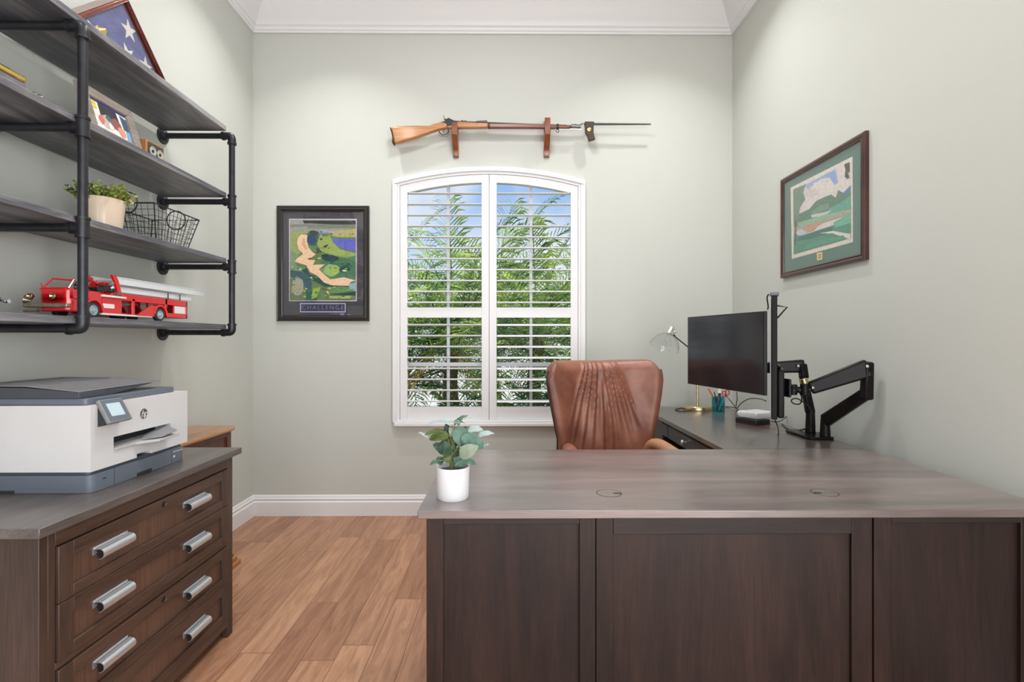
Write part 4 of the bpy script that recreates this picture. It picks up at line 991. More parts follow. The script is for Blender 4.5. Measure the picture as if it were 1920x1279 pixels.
b = B(); box(b, (XN - .010, XN + .004), (1.850, 2.110), (1.300, 1.307)); box(b, (XF_ - .004, XF_ + .010), (1.850, 2.110), (1.300, 1.307)); box(b, (XF_ - .006, XN + .008), (1.848, 1.962), (1.366, 1.374)); obj('running_boards', b, 'toy_white', t, bevel=.002)
b = B(); prism(b, [(XN - .0002, 1.882 + .028 * u, 1.334 + .010 * v) for u, v in ((-.9, -.8), (.9, -.8), (1, -.5), (1, .5), (.9, .8), (-.9, .8), (-1, .5), (-1, -.5))], (.001, 0, 0)); obj('side_plate', b, 'toy_white', t)
b = B(); box(b, (XN - .004, XN - .0025), (2.256, 2.331), (1.327, 1.359)); obj('side_plate', b, 'toy_white', t)
b = B(); beam(b, (XN - .03, 1.925, 1.368), (XN - .05, 1.918, 1.392), .04, .05, w1=.03, h1=.025); box(b, (-1.57, -1.50), (1.87, 1.93), (1.372, 1.385)); prism(b, [(-1.505, 1.885, 1.385), (-1.505, 1.93, 1.385), (-1.505, 1.925, 1.425), (-1.505, 1.905, 1.425)], (-.055, 0, 0)); obj('turntable', b, 'red', t, bevel=.002)
b = B()
for k in range(5): cyl(b, (-1.57, 1.852 + .014 * k, 1.388), (-1.485, 1.852 + .014 * k, 1.392 + .003 * k), .010, seg=10)
tube(b, [(-1.49, 1.845, 1.408), (-1.49, 1.94, 1.410)], .003, 8); tube(b, [(-1.57, 1.845, 1.408), (-1.57, 1.94, 1.410)], .003, 8); ball(b, (-1.49, 1.915, 1.396), .013)
obj('winch', b, 'gunmetal', t); b = B(); ball(b, (-1.50, 1.862, 1.418), .007); cyl(b, (-1.50, 1.862, 1.40), (-1.50, 1.862, 1.415), .002); obj('red_knob', b, 'red', t)
b = B(); ball(b, (-1.487, 1.914, 1.404), .0095); obj('lamp', b, 'chrome', t)
for xx in (-1.478, -1.570):
    b = B(); prism(b, [(xx, 1.903, 1.452), (xx, 1.922, 1.452), (xx, 1.936, 1.432), (xx, 1.950, 1.388), (xx, 1.932, 1.388), (xx, 1.922, 1.42)], (-.008, 0, 0)); obj('ladder_mount', b, 'red', t)
for z0, z1, ya, yb, xx in ((1.421, 1.449, 1.918, 2.49, (-1.487, -1.573)), (1.392, 1.412, 1.935, 2.40, (-1.495, -1.565))):
    b = B()
    for x in xx:
        box(b, (x - .0015, x + .0015), (ya, yb), (z0, z1)); box(b, (x - .004, x + .004), (ya, yb), (z1 - .003, z1)); box(b, (x - .004, x + .004), (ya, yb), (z0, z0 + .003))
    n_ = int((yb - ya) / .022)
    for k in range(n_): cyl(b, (xx[0], ya + .01 + .022 * k, (z0 + z1) / 2), (xx[1], ya + .01 + .022 * k, (z0 + z1) / 2), .0018, seg=6)
    obj('ladder', b, 'toy_silver', t)
b = B()
for yy in (2.225, 2.305):
    for x in (-1.485, -1.575): cyl(b, (x, yy, 1.384), (x, yy, 1.415), .0022, seg=8)
obj('ladder_posts', b, 'gunmetal', t)

t = thing('toy_motorcycle', 'black and chrome toy motorcycle at the left end of bottom board', 'toy motorcycle', (-1.51, 1.42, T4))
b = B(); r = .026
for yy in (1.325, 1.487):
    b = B(); tube(b, [(-1.51, yy + r * .86 * math.cos(a), T4 + r + r * .86 * math.sin(a)) for a in [2 * PI * k / 24 for k in range(25)]], .0045, 8, 0)
    for k in range(8):
        a = PI * k / 8; cyl(b, (-1.51, yy - .02 * math.cos(a), T4 + r - .02 * math.sin(a)), (-1.51, yy + .02 * math.cos(a), T4 + r + .02 * math.sin(a)), .0008, seg=5, mi=1)
    obj('wheel', b, ['toy_tyre', 'chrome'], t)
b = B(); arch(1.487, T4 + r, .029, .034, -1.518, -1.502, 20, 140, bm=b); arch(1.325, T4 + r, .029, .034, -1.518, -1.502, 40, 160, bm=b); prism(b, [(-1.503, 1.36, T4 + .05), (-1.503, 1.45, T4 + .045), (-1.503, 1.50, T4 + .066), (-1.503, 1.455, T4 + .072), (-1.503, 1.42, T4 + .062), (-1.503, 1.38, T4 + .075), (-1.503, 1.36, T4 + .07)], (-.014, 0, 0)); obj('body', b, 'gloss_black', t, bevel=.002)
b = B(); tube(b, [(-1.503, 1.325, T4 + r), (-1.503, 1.355, T4 + .085)], .002, 6); tube(b, [(-1.535, 1.362, T4 + .09), (-1.51, 1.355, T4 + .086), (-1.485, 1.362, T4 + .09)], .0018, 6); box(b, (-1.522, -1.498), (1.375, 1.44), (T4 + .018, T4 + .046))
tube(b, [(-1.50, 1.38, T4 + .018), (-1.497, 1.50, T4 + .022)], .004, 8); tube(b, [(-1.503, 1.49, T4 + .048), (-1.503, 1.530, T4 + .038)], .0022, 6); cyl(b, (-1.511, 1.530, T4 + .038), (-1.495, 1.530, T4 + .038), .006, seg=10); obj('chrome_parts', b, 'chrome', t)

# ================================================================ rifle on the back wall
YG = 3.425
def g(zx, zy, s=6.857, ox=700, oy=190, Y=YG): p = at(ox + zx / s, oy + zy / s, Y=Y); return (p.x, p.y, p.z)
def g2(zx, zy, Y=YG): return g(zx, zy, 6.857, 960, 190, Y)
G = thing('rifle', 'antique wooden-stock rifle with fixed bayonet mounted above the window', 'rifle', (-.1, YG, 2.64))
def solid(pts, half, mi=0, bm=None):
    bm = bm or B(); prism(bm, [(x, y - half, z) for x, y, z in pts], (0, 2 * half, 0), mi); return bm
b = solid([g(*p) for p in ((232, 352), (300, 334), (420, 326), (560, 322), (720, 325), (780, 300), (850, 285), (905, 272), (930, 285), (960, 290), (960, 350), (850, 372), (760, 402), (700, 425), (620, 452), (540, 482), (420, 515), (330, 542), (275, 556), (262, 480), (246, 410))], .020)
obj('buttstock', b, 'stock', G, bevel=.012, seg=4)
b = solid([g(*p) for p in ((222, 345), (234, 350), (248, 408), (264, 480), (277, 556), (262, 562), (248, 545), (252, 480), (240, 415), (224, 370))], .021)
obj('butt_plate', b, 'gunmetal', G, bevel=.002)
def gtube(zpts, r, hz=1.0, Yc=YG, seg=14, bm=None, mi=0):
    bm = bm or B(); tube(bm, [g(x, y, Y=Yc) for x, y in zpts], r, seg, mi); return bm
b = solid([g(*p) for p in ((940, 300), (1060, 268), (1180, 270), (1320, 280), (1480, 286), (1480, 348), (1300, 352), (1100, 352), (1000, 358), (940, 356))], .018); obj('fore_stock', b, 'stock', G, bevel=.010, seg=4)
b = solid([g(1480, 288), g2(0, 292), g2(400, 300), g2(700, 308), g2(715, 318), g2(752, 322), g2(752, 350), g2(700, 356), g2(400, 352), g2(0, 350), g(1480, 350)], .016); obj('fore_stock', b, 'stock_dark', G, bevel=.009, seg=4)
b = B(); p0 = Vector(g(1060, 282)); p1 = Vector(g2(885, 330)); p0.z += .004; cyl(b, p0, p1, .0115, .0085, 16); obj('barrel', b, 'gunmetal', G)
b = B(); solid([g(*p) for p in ((880, 330), (870, 290), (905, 270), (1000, 262), (1060, 262), (1080, 272), (1080, 300), (960, 335))], .019, bm=b)
solid([g(*p) for p in ((900, 180), (908, 186), (915, 220), (935, 232), (970, 215), (1000, 232), (1040, 250), (1050, 268), (1000, 275), (985, 262), (950, 270), (925, 262), (912, 235))], .006, bm=b)
obj('lock_and_hammer', b, 'gunmetal', G, bevel=.0015)
b = B(); solid([g(*p) for p in ((1125, 268), (1140, 242), (1160, 256), (1195, 250), (1205, 272))], .006, bm=b); obj('breech_catch', b, 'gunmetal', G)
b = B(); solid([g(*p) for p in ((1310, 278), (1330, 258), (1460, 250), (1470, 280), (1440, 284))], .008, bm=b); obj('rear_sight', b, 'gunmetal', G)
b = B(); tube(b, bez([g(*p) for p in ((845, 378), (860, 410), (895, 432), (940, 418), (965, 390), (960, 360))], 6), .0028, 8); tube(b, bez([g(*p) for p in ((905, 362), (898, 385), (908, 405))], 5), .002, 6); obj('trigger_guard', b, 'gunmetal', G)
b = B()
for c0, c1 in ((g(1478, 320), g(1502, 320)), (g2(570, 328), g2(600, 328))): cyl(b, c0, c1, .0185, seg=18)
tube(b, bez([g2(565, 350), g2(572, 395), g2(600, 392), g2(600, 350)], 5), .002, 6); tube(b, bez([g(845, 378, Y=YG - .01), g(850, 440, Y=YG - .01), g(950, 450, Y=YG - .01), g(960, 400, Y=YG - .01)], 6), .0012, 6)
obj('bands', b, 'gunmetal', G)
b = B(); tube(b, [g2(560, 357), g2(895, 360)], .0028, 8); obj('ramrod', b, 'steel', G)
b = B(); cyl(b, g2(760, 318), g2(885, 325), .0125, seg=16); solid([g2(800, 310), g2(815, 285), g2(835, 310)], .003, bm=b); tube(b, bez([g2(870, 320), g2(890, 295), g2(912, 284), g2(935, 292)], 5), .0045, 8); tube(b, [g2(925, 290), g2(1060, 289), g2(1785, 292)], [.0110, .0105, .0062], 3, 0); obj('bayonet', b, 'blade', G)
# leather frog hanging from the blade
F = thing('bayonet_frog', 'dark leather loop with round button hanging on the bayonet', 'leather strap', Vector(g2(995, 300)))
b = B(); YF_ = YG - .002
solid([g2(*p, Y=YF_) for p in ((932, 268), (1055, 268), (1048, 330), (1045, 405), (1060, 470), (1068, 492), (988, 514), (970, 450), (940, 400), (935, 330))], .013, bm=b); obj('strap', b, 'leather_dark', F, bevel=.003)
b = B(); c = Vector(g2(993, 362, Y=YF_ - .013)); lathe(b, [(0, .003), (.010, .0025), (.0135, 0), (0, 0)], c, (0, -1, 0), seg=22); obj('button', b, 'gold', F)
for bx, lab in ((-.358, 'wooden rifle bracket holding the stock end, left of the pair'), (.265, 'wooden rifle bracket holding the barrel end, right of the pair')):
    t = thing('rifle_bracket', lab, 'bracket', (bx, YB, 2.50), group='pair of wooden rifle brackets')
    zt_, zb2 = (2.665, 2.465) if bx < 0 else (2.700, 2.468)
    # scroll-shaped side profile cut from a board, cradling the rifle
    pr = [(YB - .0005, zb2), (YB - .022, zb2 + .002), (YB - .026, zb2 + .035), (YB - .045, zb2 + .06), (YB - .085, zb2 + .085), (YB - .115, zb2 + .12), (YB - .118, zt_ - .01), (YB - .112, zt_), (YB - .103, zt_ - .004), (YB - .101, 2.612), (YB - .06, 2.600), (YB - .055, 2.70), (YB - .0005, 2.72)]
    b = B(); prism(b, [(bx - .019, y, z) for y, z in pr], (.038, 0, 0)); obj('hook', b, 'bracket', t, bevel=.002)
    b = B(); lathe(b, [(0, .003), (.004, .002), (.006, 0), (0, 0)], (bx, YB - .0235, zb2 + .018), (0, -1, 0), seg=14); obj('screw', b, 'gold', t)

# ================================================================ framed golf poster on the back wall
PX0, PX1, PZ0, PZ1 = -1.588, -.955, 1.338, 2.130; YP = YB - .024
def frame_mesh(bm, f, steps, n):
    """moulded frame: f(u,v,inset) -> point; steps = (inset, height) rings"""
    rings = [[bm.verts.new(f(u, v, i) + n * h) for u, v in ((0, 0), (1, 0), (1, 1), (0, 1))] for i, h in steps]
    for a, c in zip(rings, rings[1:]):
        for k in range(4): bm.faces.new((a[k], a[(k + 1) % 4], c[(k + 1) % 4], c[k]))
t = thing('golf_poster', 'black-framed aerial golf course poster left of the window', 'picture', ((PX0 + PX1) / 2, YB, 1.73))
nY = Vector((0, -1, 0))
def fpos(u, v, i): return Vector((PX0 + i + (PX1 - PX0 - 2 * i) * u, YB - .0005, PZ0 + i + (PZ1 - PZ0 - 2 * i) * v))
b = B(); frame_mesh(b, fpos, [(0, 0), (0, .016), (.004, .020), (.010, .018), (.016, .025), (.026, .026), (.034, .017), (.040, .015), (.042, .008)], nY); obj('frame', b, 'black_frame', t, smooth=False)
def pp(zx, zy): return Vector((PX0 + (zx - 98) / 882 * (PX1 - PX0), YB - .009, PZ0 + (1188 - zy) / 1103 * (PZ1 - PZ0)))
M['mat_grey'] = mat('charcoal_mat_board', (.055, .055, .065), .8)
b = B(); prism(b, [pp(140, 130), pp(940, 130), pp(940, 1140), pp(140, 1140)], (0, .006, 0)); obj('mat_board', b, 'mat_grey', t)
R = lambda x0, y0, x1, y1: [(x0, y0), (x1, y0), (x1, y1), (x0, y1)]
gl = [((206, 190, 205), R(213, 208, 860, 998)), ((104, 130, 84), R(222, 217, 851, 989)),
 ((150, 150, 150), R(222, 217, 851, 330)), ((50, 55, 52), [(340, 225), (851, 225), (851, 268), (640, 262), (360, 252)]), ((120, 128, 112), R(222, 262, 851, 300)), ((150, 158, 190), [(500, 315), (640, 320), (600, 345), (480, 350)]), ((178, 172, 110), [(600, 330), (851, 305), (851, 385), (700, 385), (600, 365)]),
 ((150, 145, 150), [(222, 290), (400, 280), (380, 305), (222, 310)]), ((146, 160, 96), [(222, 330), (400, 320), (380, 460), (300, 560), (222, 520)]), ((120, 148, 110), [(222, 500), (300, 560), (270, 640), (380, 700), (420, 760), (330, 760), (222, 700)]),
 ((92, 112, 160), [(600, 395), (700, 388), (851, 400), (851, 525), (760, 510), (660, 470), (620, 420)]), ((96, 100, 190), [(640, 410), (851, 410), (851, 515), (760, 498), (680, 465)]),
 ((60, 100, 96), [(380, 350), (490, 330), (500, 400), (470, 470), (400, 460)]), ((40, 70, 100), blob(430, 410, 45, 50, 12, 1)), ((46, 68, 60), blob(450, 345, 45, 28, 12, 2)),
 ((150, 170, 90), [(500, 380), (600, 370), (640, 440), (700, 500), (851, 540), (851, 600), (640, 560), (520, 520), (480, 450)]), ((60, 85, 50), blob(520, 405, 14, 10, 8, 3)), ((50, 78, 60), [(470, 490), (520, 500), (520, 530), (480, 520)]), ((40, 60, 40), [(545, 470), (590, 450), (580, 470), (560, 490), (575, 510)]),
 ((70, 120, 90), [(520, 620), (851, 560), (851, 770), (700, 790), (540, 720), (500, 660)]), ((35, 70, 78), blob(610, 590, 85, 30, 14, 4)), ((30, 60, 50), blob(560, 560, 35, 15, 10, 5)), ((140, 175, 100), blob(620, 700, 80, 55, 14, 6)), ((160, 175, 80), blob(655, 705, 35, 40, 10, 7)), ((30, 70, 70), blob(745, 690, 60, 35, 12, 8)), ((200, 215, 150), blob(745, 705, 25, 10, 8, 9)), ((40, 80, 60), blob(780, 645, 25, 15, 9, 10)),
 ((30, 75, 68), [(380, 680), (410, 740), (520, 780), (600, 840), (760, 880), (700, 880), (560, 860), (430, 790), (330, 700)]),
 ((228, 192, 158), [(330, 360), (390, 365), (385, 420), (400, 480), (430, 520), (470, 550), (430, 580), (465, 610), (440, 650), (560, 645), (500, 690), (560, 750), (610, 790), (740, 768), (851, 800), (800, 815), (790, 850), (620, 845), (550, 820), (480, 750), (415, 720), (380, 655), (268, 620), (290, 590), (350, 545), (305, 500), (290, 440), (300, 390)]),
 ((205, 160, 130), [(345, 400), (370, 398), (365, 440), (392, 500), (370, 505), (335, 450)]), ((120, 140, 90), blob(430, 592, 40, 12, 9, 11)), ((110, 130, 80), [(500, 690), (560, 672), (540, 720), (520, 715)]),
 ((55, 85, 95), [(228, 700), (330, 715), (420, 760), (430, 880), (360, 900), (300, 800), (228, 760)]), ((138, 140, 122), blob(290, 870, 72, 105, 16, 12, .06)), ((96, 112, 82), [(222, 790), (300, 765), (380, 880), (372, 989), (222, 989)]), ((150, 148, 130), blob(295, 865, 58, 85, 16, 13, .1)),
 ((45, 88, 78), [(380, 900), (470, 890), (480, 989), (380, 989)]), ((128, 160, 70), [(440, 880), (520, 860), (480, 960), (430, 980)]), ((90, 130, 78), [(560, 860), (800, 860), (851, 920), (760, 925), (600, 920)]), ((222, 200, 120), [(570, 900), (590, 905), (605, 940), (590, 935)]), ((30, 60, 50), [(600, 930), (851, 905), (851, 945), (700, 935)]), ((128, 160, 170), [(780, 830), (851, 820), (851, 900), (800, 890)]), ((150, 165, 95), [(600, 950), (820, 945), (800, 975), (600, 970)])]
rp = random.Random(31)
for k in range(150):
    x, y = rp.uniform(240, 835), rp.uniform(330, 975)
    sand = abs(x - (330 + max(0, y - 560) * 1.25 if y > 560 else 350)) < 110 and y > 350 and y < 860 or (y > 770 and y < 850 and x > 560)
    water = x > 600 and 385 < y < 520
    if sand or water: continue
    c = rp.choice([(58, 92, 66), (84, 120, 74), (46, 76, 62), (120, 150, 88), (150, 168, 104), (70, 104, 96), (168, 180, 120)])
    gl.append((c, blob(x, y, rp.uniform(5, 20), rp.uniform(3, 9), 7, k + 100, .35)))
art('print', gl, lambda x, y: pp(x, y) + nY * .0004, nY, t)
b = B(); prism(b, [pp(*p) + nY * .0004 for p in R(318, 1016, 755, 1104)], nY * .0008, 0); prism(b, [pp(*p) + nY * .0013 for p in R(328, 1026, 745, 1094)], nY * .0003, 1)
plq = obj('title_plate', b, [mat('plate_border', (.42, .42, .60), .5), mat('plate_dark_blue', (.025, .025, .06), .5)], t)
M['letter_blue'] = mat('title_letters', (.20, .20, .32), .4)
pc_ = pp(535, 1060)
text('title_lettering', 'CHALLENGE', .041, 'letter_blue', plq, (pc_.x, YB - .0110, pc_.z), Matrix(((1, 0, 0), (0, 0, -1), (0, 1, 0))), space=1.35)
b = B(); prism(b, [pp(*p) + nY * .003 for p in R(142, 132, 938, 1138)], nY * .001); obj('glass', b, 'pic_glass', t)

# ---- framed painting on the right wall
nX = Vector((-1, 0, 0)); QY0, QY1, QZ0, QZ1 = 2.172, 2.850, 1.556, 2.112
t = thing('golf_painting', 'mahogany-framed golf landscape with teal mat on the right wall', 'picture', (XR, 2.5, 1.83))
def qpos(u, v, i): return Vector((XR - .0005, QY1 - i - (QY1 - QY0 - 2 * i) * u, QZ0 + i + (QZ1 - QZ0 - 2 * i) * v))
b = B(); frame_mesh(b, qpos, [(0, 0), (0, .016), (.003, .020), (.012, .022), (.020, .017), (.024, .020), (.029, .018), (.032, .009)], nX); obj('frame', b, 'red_frame', t, smooth=False)
XQ = XR - .010
def pq(zx, zy): return at(1450 + zx / 4.2633, 230 + zy / 4.2633, X=XQ)
M['teal_mat'] = mat('teal_mat_board', (.095, .195, .165), .8)
b = B(); prism(b, [(XQ, QY0 + .028, QZ0 + .028), (XQ, QY1 - .028, QZ0 + .028), (XQ, QY1 - .028, QZ1 - .028), (XQ, QY0 + .028, QZ1 - .028)], (.006, 0, 0)); obj('mat_board', b, 'teal_mat', t)
ql = [((226, 218, 205), [(138, 520), (634, 270), (637, 955), (148, 1090)]), ((222, 214, 210), [(160, 530), (618, 300), (622, 920), (165, 1052)]),
 ((160, 178, 215), [(250, 500), (500, 370), (520, 480), (490, 500), (450, 440), (380, 450), (280, 540)]), ((145, 168, 220), [(390, 430), (480, 385), (520, 470), (500, 498), (455, 440)]), ((226, 218, 210), blob(400, 520, 100, 45, 14, 21)), ((214, 205, 205), blob(300, 560, 60, 35, 12, 22)),
 ((110, 138, 122), [(160, 535), (262, 490), (240, 560), (258, 610), (215, 680), (205, 760), (240, 1000), (165, 1052)]),
 ((88, 128, 108), [(205, 730), (290, 690), (345, 625), (420, 590), (465, 575), (500, 600), (520, 540), (560, 560), (620, 500), (622, 690), (200, 800)]), ((110, 150, 128), [(300, 720), (380, 660), (450, 640), (440, 690), (320, 740)]), ((90, 125, 165), [(560, 560), (618, 505), (620, 560), (580, 580)]), ((95, 165, 145), [(440, 690), (540, 640), (620, 580), (620, 690), (460, 740)]),
 ((196, 205, 196), [(300, 740), (470, 700), (430, 740), (310, 760)]), ((140, 185, 150), [(200, 800), (400, 740), (622, 690), (622, 720), (210, 840)]), ((176, 160, 148), [(165, 840), (400, 780), (622, 690), (622, 730), (400, 800), (300, 860), (165, 890)]), ((196, 150, 125), [(260, 830), (380, 790), (330, 860), (270, 880)]), ((196, 200, 215), blob(222, 880, 45, 26, 10, 23)),
 ((70, 140, 118), [(165, 920), (300, 880), (480, 820), (622, 760), (622, 920), (165, 1052)]), ((105, 180, 150), [(480, 800), (622, 720), (622, 800), (500, 840)]), ((50, 110, 98), [(200, 920), (400, 850), (480, 830), (470, 880), (300, 930), (165, 950)]), ((225, 215, 205), [(370, 885), (480, 865), (560, 880), (622, 890), (620, 930), (590, 925), (480, 885)]), ((80, 150, 125), [(240, 1020), (500, 950), (590, 925), (560, 900), (300, 960)]),
 ((70, 78, 68), [(570, 335), (612, 315), (615, 390), (598, 400), (612, 440), (590, 448), (575, 430), (582, 380)]), ((60, 90, 80), [(178, 780), (186, 780), (184, 980), (176, 980)]),
 ((226, 205, 150), [(352, 1042), (397, 1034), (398, 1094), (354, 1104)]), ((190, 160, 90), [(362, 1052), (388, 1046), (389, 1084), (364, 1092)])]
art('painting', ql, lambda x, y: pq(x, y) + nX * .0004, nX, t)
b = B(); prism(b, [(XQ - .004, QY0 + .03, QZ0 + .03), (XQ - .004, QY1 - .03, QZ0 + .03), (XQ - .004, QY1 - .03, QZ1 - .03), (XQ - .004, QY0 + .03, QZ1 - .03)], (-.001, 0, 0)); obj('glass', b, 'pic_glass', t)

# ================================================================ monitors, arms and small things on the return
M['panel_black'] = mat('monitor_glass', (.014, .014, .017), .12, spec=.5)
DT = .760
# landscape monitor: left end far, right end near, screen facing the chair
A = Vector((.845, 2.378, 0)); Bp = Vector((.948, 1.864, 0)); d = (Bp - A).normalized(); nm = Vector((d.y, -d.x, 0)); nm = nm if nm.x < 0 else -nm
def mon(u, z, h): return A.lerp(Bp, u) + nm * h + Vector((0, 0, z))
t = thing('monitor', 'wide black computer monitor turned toward the chair', 'monitor', (.90, 2.12, 1.0))
b = B(); prism(b, [mon(0, 1.003, 0), mon(1, 1.003, 0), mon(1, 1.316, 0), mon(0, 1.316, 0)], -nm * .012); o = obj('screen_housing', b, 'black', t, bevel=.002)
b = B(); prism(b, [mon(.012, 1.010, .0002), mon(.988, 1.010, .0002), mon(.988, 1.311, .0002), mon(.012, 1.311, .0002)], nm * .001); obj('screen', b, 'panel_black', t, smooth=False)
b = B(); prism(b, [mon(.25, 1.06, -.012), mon(.75, 1.06, -.012), mon(.75, 1.26, -.012), mon(.25, 1.26, -.012)], -nm * .022); obj('back_cover', b, 'black', t, bevel=.008)
# portrait monitor seen nearly edge-on
c0 = Vector((1.096, 2.10, 0)); dd = Vector((.519, 1, 0)).normalized(); n2 = Vector((-dd.y, dd.x, 0)).normalized(); Lm = .31
t = thing('monitor', 'tall upright monitor seen edge-on beside the wide monitor', 'monitor', (1.16, 2.23, .9))
def m2(s, z, h): return c0 + dd * s + n2 * h + Vector((0, 0, z))
b = B(); prism(b, [m2(0, .878, 0), m2(Lm, .878, 0), m2(Lm, 1.392, 0), m2(0, 1.392, 0)], -n2 * .022); obj('screen_housing', b, 'gloss_black', t, bevel=.003)
b = B(); prism(b, [m2(.004, .885, .0002), m2(Lm - .004, .885, .0002), m2(Lm - .004, 1.385, .0002), m2(.004, 1.385, .0002)], n2 * .0012); obj('screen', b, 'panel_black', t, smooth=False)
b = B(); prism(b, [m2(-.001, .90, .0016), m2(.010, .90, .0016), m2(.010, 1.345, .0016), m2(-.001, 1.345, .0016)], n2 * .0035); obj('edge_strip', b, mat('dull_silver', (.27, .27, .27), .5, metal=.2), t, label='silver front edge strip')
b = B(); prism(b, [m2(.02, .882, -.022), m2(Lm - .02, .882, -.022), m2(Lm - .02, 1.085, -.022), m2(.02, 1.085, -.022)], -n2 * .026); prism(b, [m2(.05, 1.085, -.022), m2(Lm - .05, 1.085, -.022), m2(Lm - .05, 1.10, -.022), m2(.05, 1.10, -.022)], -n2 * .015); obj('back_cover', b, 'gloss_black', t, bevel=.009, seg=3)
b = B(); tube(b, [m2(.02, 1.352, -.022), m2(.02, 1.345, -.058), m2(.02, 1.300, -.022)], .004, 6); obj('back_bracket', b, 'black', t)
t = thing('webcam', 'small grey webcam clipped on top of the upright monitor', 'webcam', (1.10, 2.11, 1.392))
b = B(); prism(b, [m2(.0, 1.3925, .006), m2(.05, 1.3925, .006), m2(.05, 1.408, .006), m2(.0, 1.408, .006)], -n2 * .034); obj('body', b, 'pr_grey', t, bevel=.004)
b = B(); tube(b, bez([m2(.0, 1.400, .010), m2(.0, 1.385, .016), m2(.0, 1.350, .012), m2(.0, 1.335, .014)], 5), .003, 6); obj('clip', b, 'gloss_black', t)

# dual monitor arm
t = thing('monitor_mount', 'glossy black double-armed monitor stand clamped at the desk edge by the wall', 'monitor stand', (1.41, 2.36, DT))
b = B(); prism(b, rrect(1.350, 1.466, 2.255, 2.465, .018, DT + .0005), (0, 0, .012)); box(b, (1.468, 1.480), (2.33, 2.39), (.72, DT + .0125)); box(b, (1.455, 1.472), (2.33, 2.39), (DT + .0008, DT + .0125)); obj('base_plate', b, 'gloss_black', t, bevel=.003)
def arm(name, p0, p1, wd, ht, w1, h1, mi='gloss_black', up=None): 
    b = B(); beam(b, p0, p1, wd, ht, w1=w1, h1=h1, up=up); return obj(name, b, mi, t, bevel=.009, seg=3)
def joint(name, c, r, h, m_='gloss_black', axis=(0, 0, 1)):
    b = B(); a = Vector(axis); cyl(b, Vector(c) - a * h / 2, Vector(c) + a * h / 2, r, seg=24); return obj(name, b, m_, t, bevel=.003)
# arm holding the upright monitor
Pa = Vector((1.436, 2.283, DT + .012)); E1 = Vector((1.497, 2.105, .985)); E2 = Vector((1.492, 2.09, 1.118)); J = Vector((1.305, 2.175, 1.000))
b = B(); cyl(b, Pa, Pa + Vector((0, 0, .085)), .022, .018, seg=24); obj('post', b, 'gloss_black', t, bevel=.003)
arm('lower_link', Pa + Vector((-.002, 0, .07)), E1, .032, .058, .030, .050); arm('elbow', E1 + Vector((0, 0, -.025)), E2, .042, .040, .038, .036)
arm('upper_arm', E2 + Vector((.006, 0, -.024)), J + Vector((-.004, 0, .0)), .038, .076, .032, .054)
for c in (E2 + Vector((-.012, -.016, -.018)), J + Vector((.0, -.018, .004))):
    joint('pivot_bolt', c, .007, .006, 'chrome', (0, 1, 0))
joint('wrist', J + Vector((-.022, .006, -.006)), .018, .05); arm('mount_link', J + Vector((-.02, .01, -.008)), J + Vector((-.072, .03, -.008)), .024, .024, .03, .03); joint('wrist', J + Vector((-.060, .028, -.008)), .017, .045)
mc = m2(.155, 0, -.048); arm('mount_plate', Vector((mc.x + .006, mc.y, .96)), Vector((mc.x + .006, mc.y, 1.04)), .09, .012, .09, .012, 'black')
arm('mount_link', J + Vector((-.06, .028, -.008)), Vector((mc.x + .01, mc.y - .01, .992)), .022, .022, .02, .02)
# arm holding the wide monitor
Pb = Vector((1.430, 2.385, DT + .012)); F1 = Vector((1.405, 2.38, .975)); F2 = Vector((1.400, 2.40, 1.085)); F3 = Vector((1.215, 2.475, 1.070)); vm = mon(.5, 1.16, -.034)
b = B(); cyl(b, Pb, Pb + Vector((0, 0, .10)), .022, .019, seg=24); obj('post', b, 'gloss_black', t, bevel=.003)
arm('lower_link', Pb + Vector((0, 0, .09)), F1, .032, .040, .030, .034); joint('collar', F1 + Vector((-.006, 0, .03)), .019, .05, 'brass', Vector((-.3, 0, 1)).normalized())
arm('elbow', F1 + Vector((-.008, 0, .05)), F2 + Vector((0, 0, .01)), .036, .036, .034, .034); arm('upper_arm', F2 + Vector((.01, 0, 0)), F3, .036, .062, .03, .050); joint('pivot_bolt', F2 + Vector((-.03, -.020, .0)), .007, .006, 'chrome', (0, 1, 0))
joint('wrist', F3, .018, .06); arm('mount_link', F3, vm, .026, .030, .024, .026); arm('mount_plate', vm + Vector((0, 0, -.045)), vm + Vector((0, 0, .045)), .012, .09, .012, .09, 'black', up=(0, 1, 0))

# ---- desk lamp: brass base and stem, clear glass shade
lx, ly = 1.215, 3.24
t = thing('desk_lamp', 'brass desk lamp with clear glass shade at the far end of the return', 'lamp', (lx, ly, DT))
b = B(); lathe(b, [(0, DT), (.088, DT), (.089, DT + .004), (.089, DT + .024), (.087, DT + .027), (0, DT + .027)], (lx, ly, 0), seg=48); obj('base', b, 'brass', t)
b = B(); cyl(b, (lx, ly, DT + .02), (lx, ly, 1.115), .0075, seg=16); ball(b, (lx, ly, 1.118), .011); obj('stem', b, 'brass', t)
hd = at(1256, 624, Y=ly - .02)
b = B(); tube(b, [(lx, ly, 1.115), (hd.x + .02, hd.y, hd.z - .015)], .004, 8); ball(b, (hd.x + .026, hd.y, hd.z - .018), .008); obj('swing_arm', b, 'gunmetal', t)
ax = Vector((-.42, -.25, -.87)).normalized()
b = B(); lathe(b, [(0, -.040), (.016, -.040), (.020, -.036), (.021, -.010), (.026, -.008), (.026, .012), (.020, .014), (0, .014)], hd, ax, seg=24); tube(b, [hd - ax * .04, hd - ax * .052], .004, 8); cyl(b, hd + Vector((.02, 0, 0)), hd + Vector((.034, 0, .006)), .008); obj('socket', b, 'chrome', t)
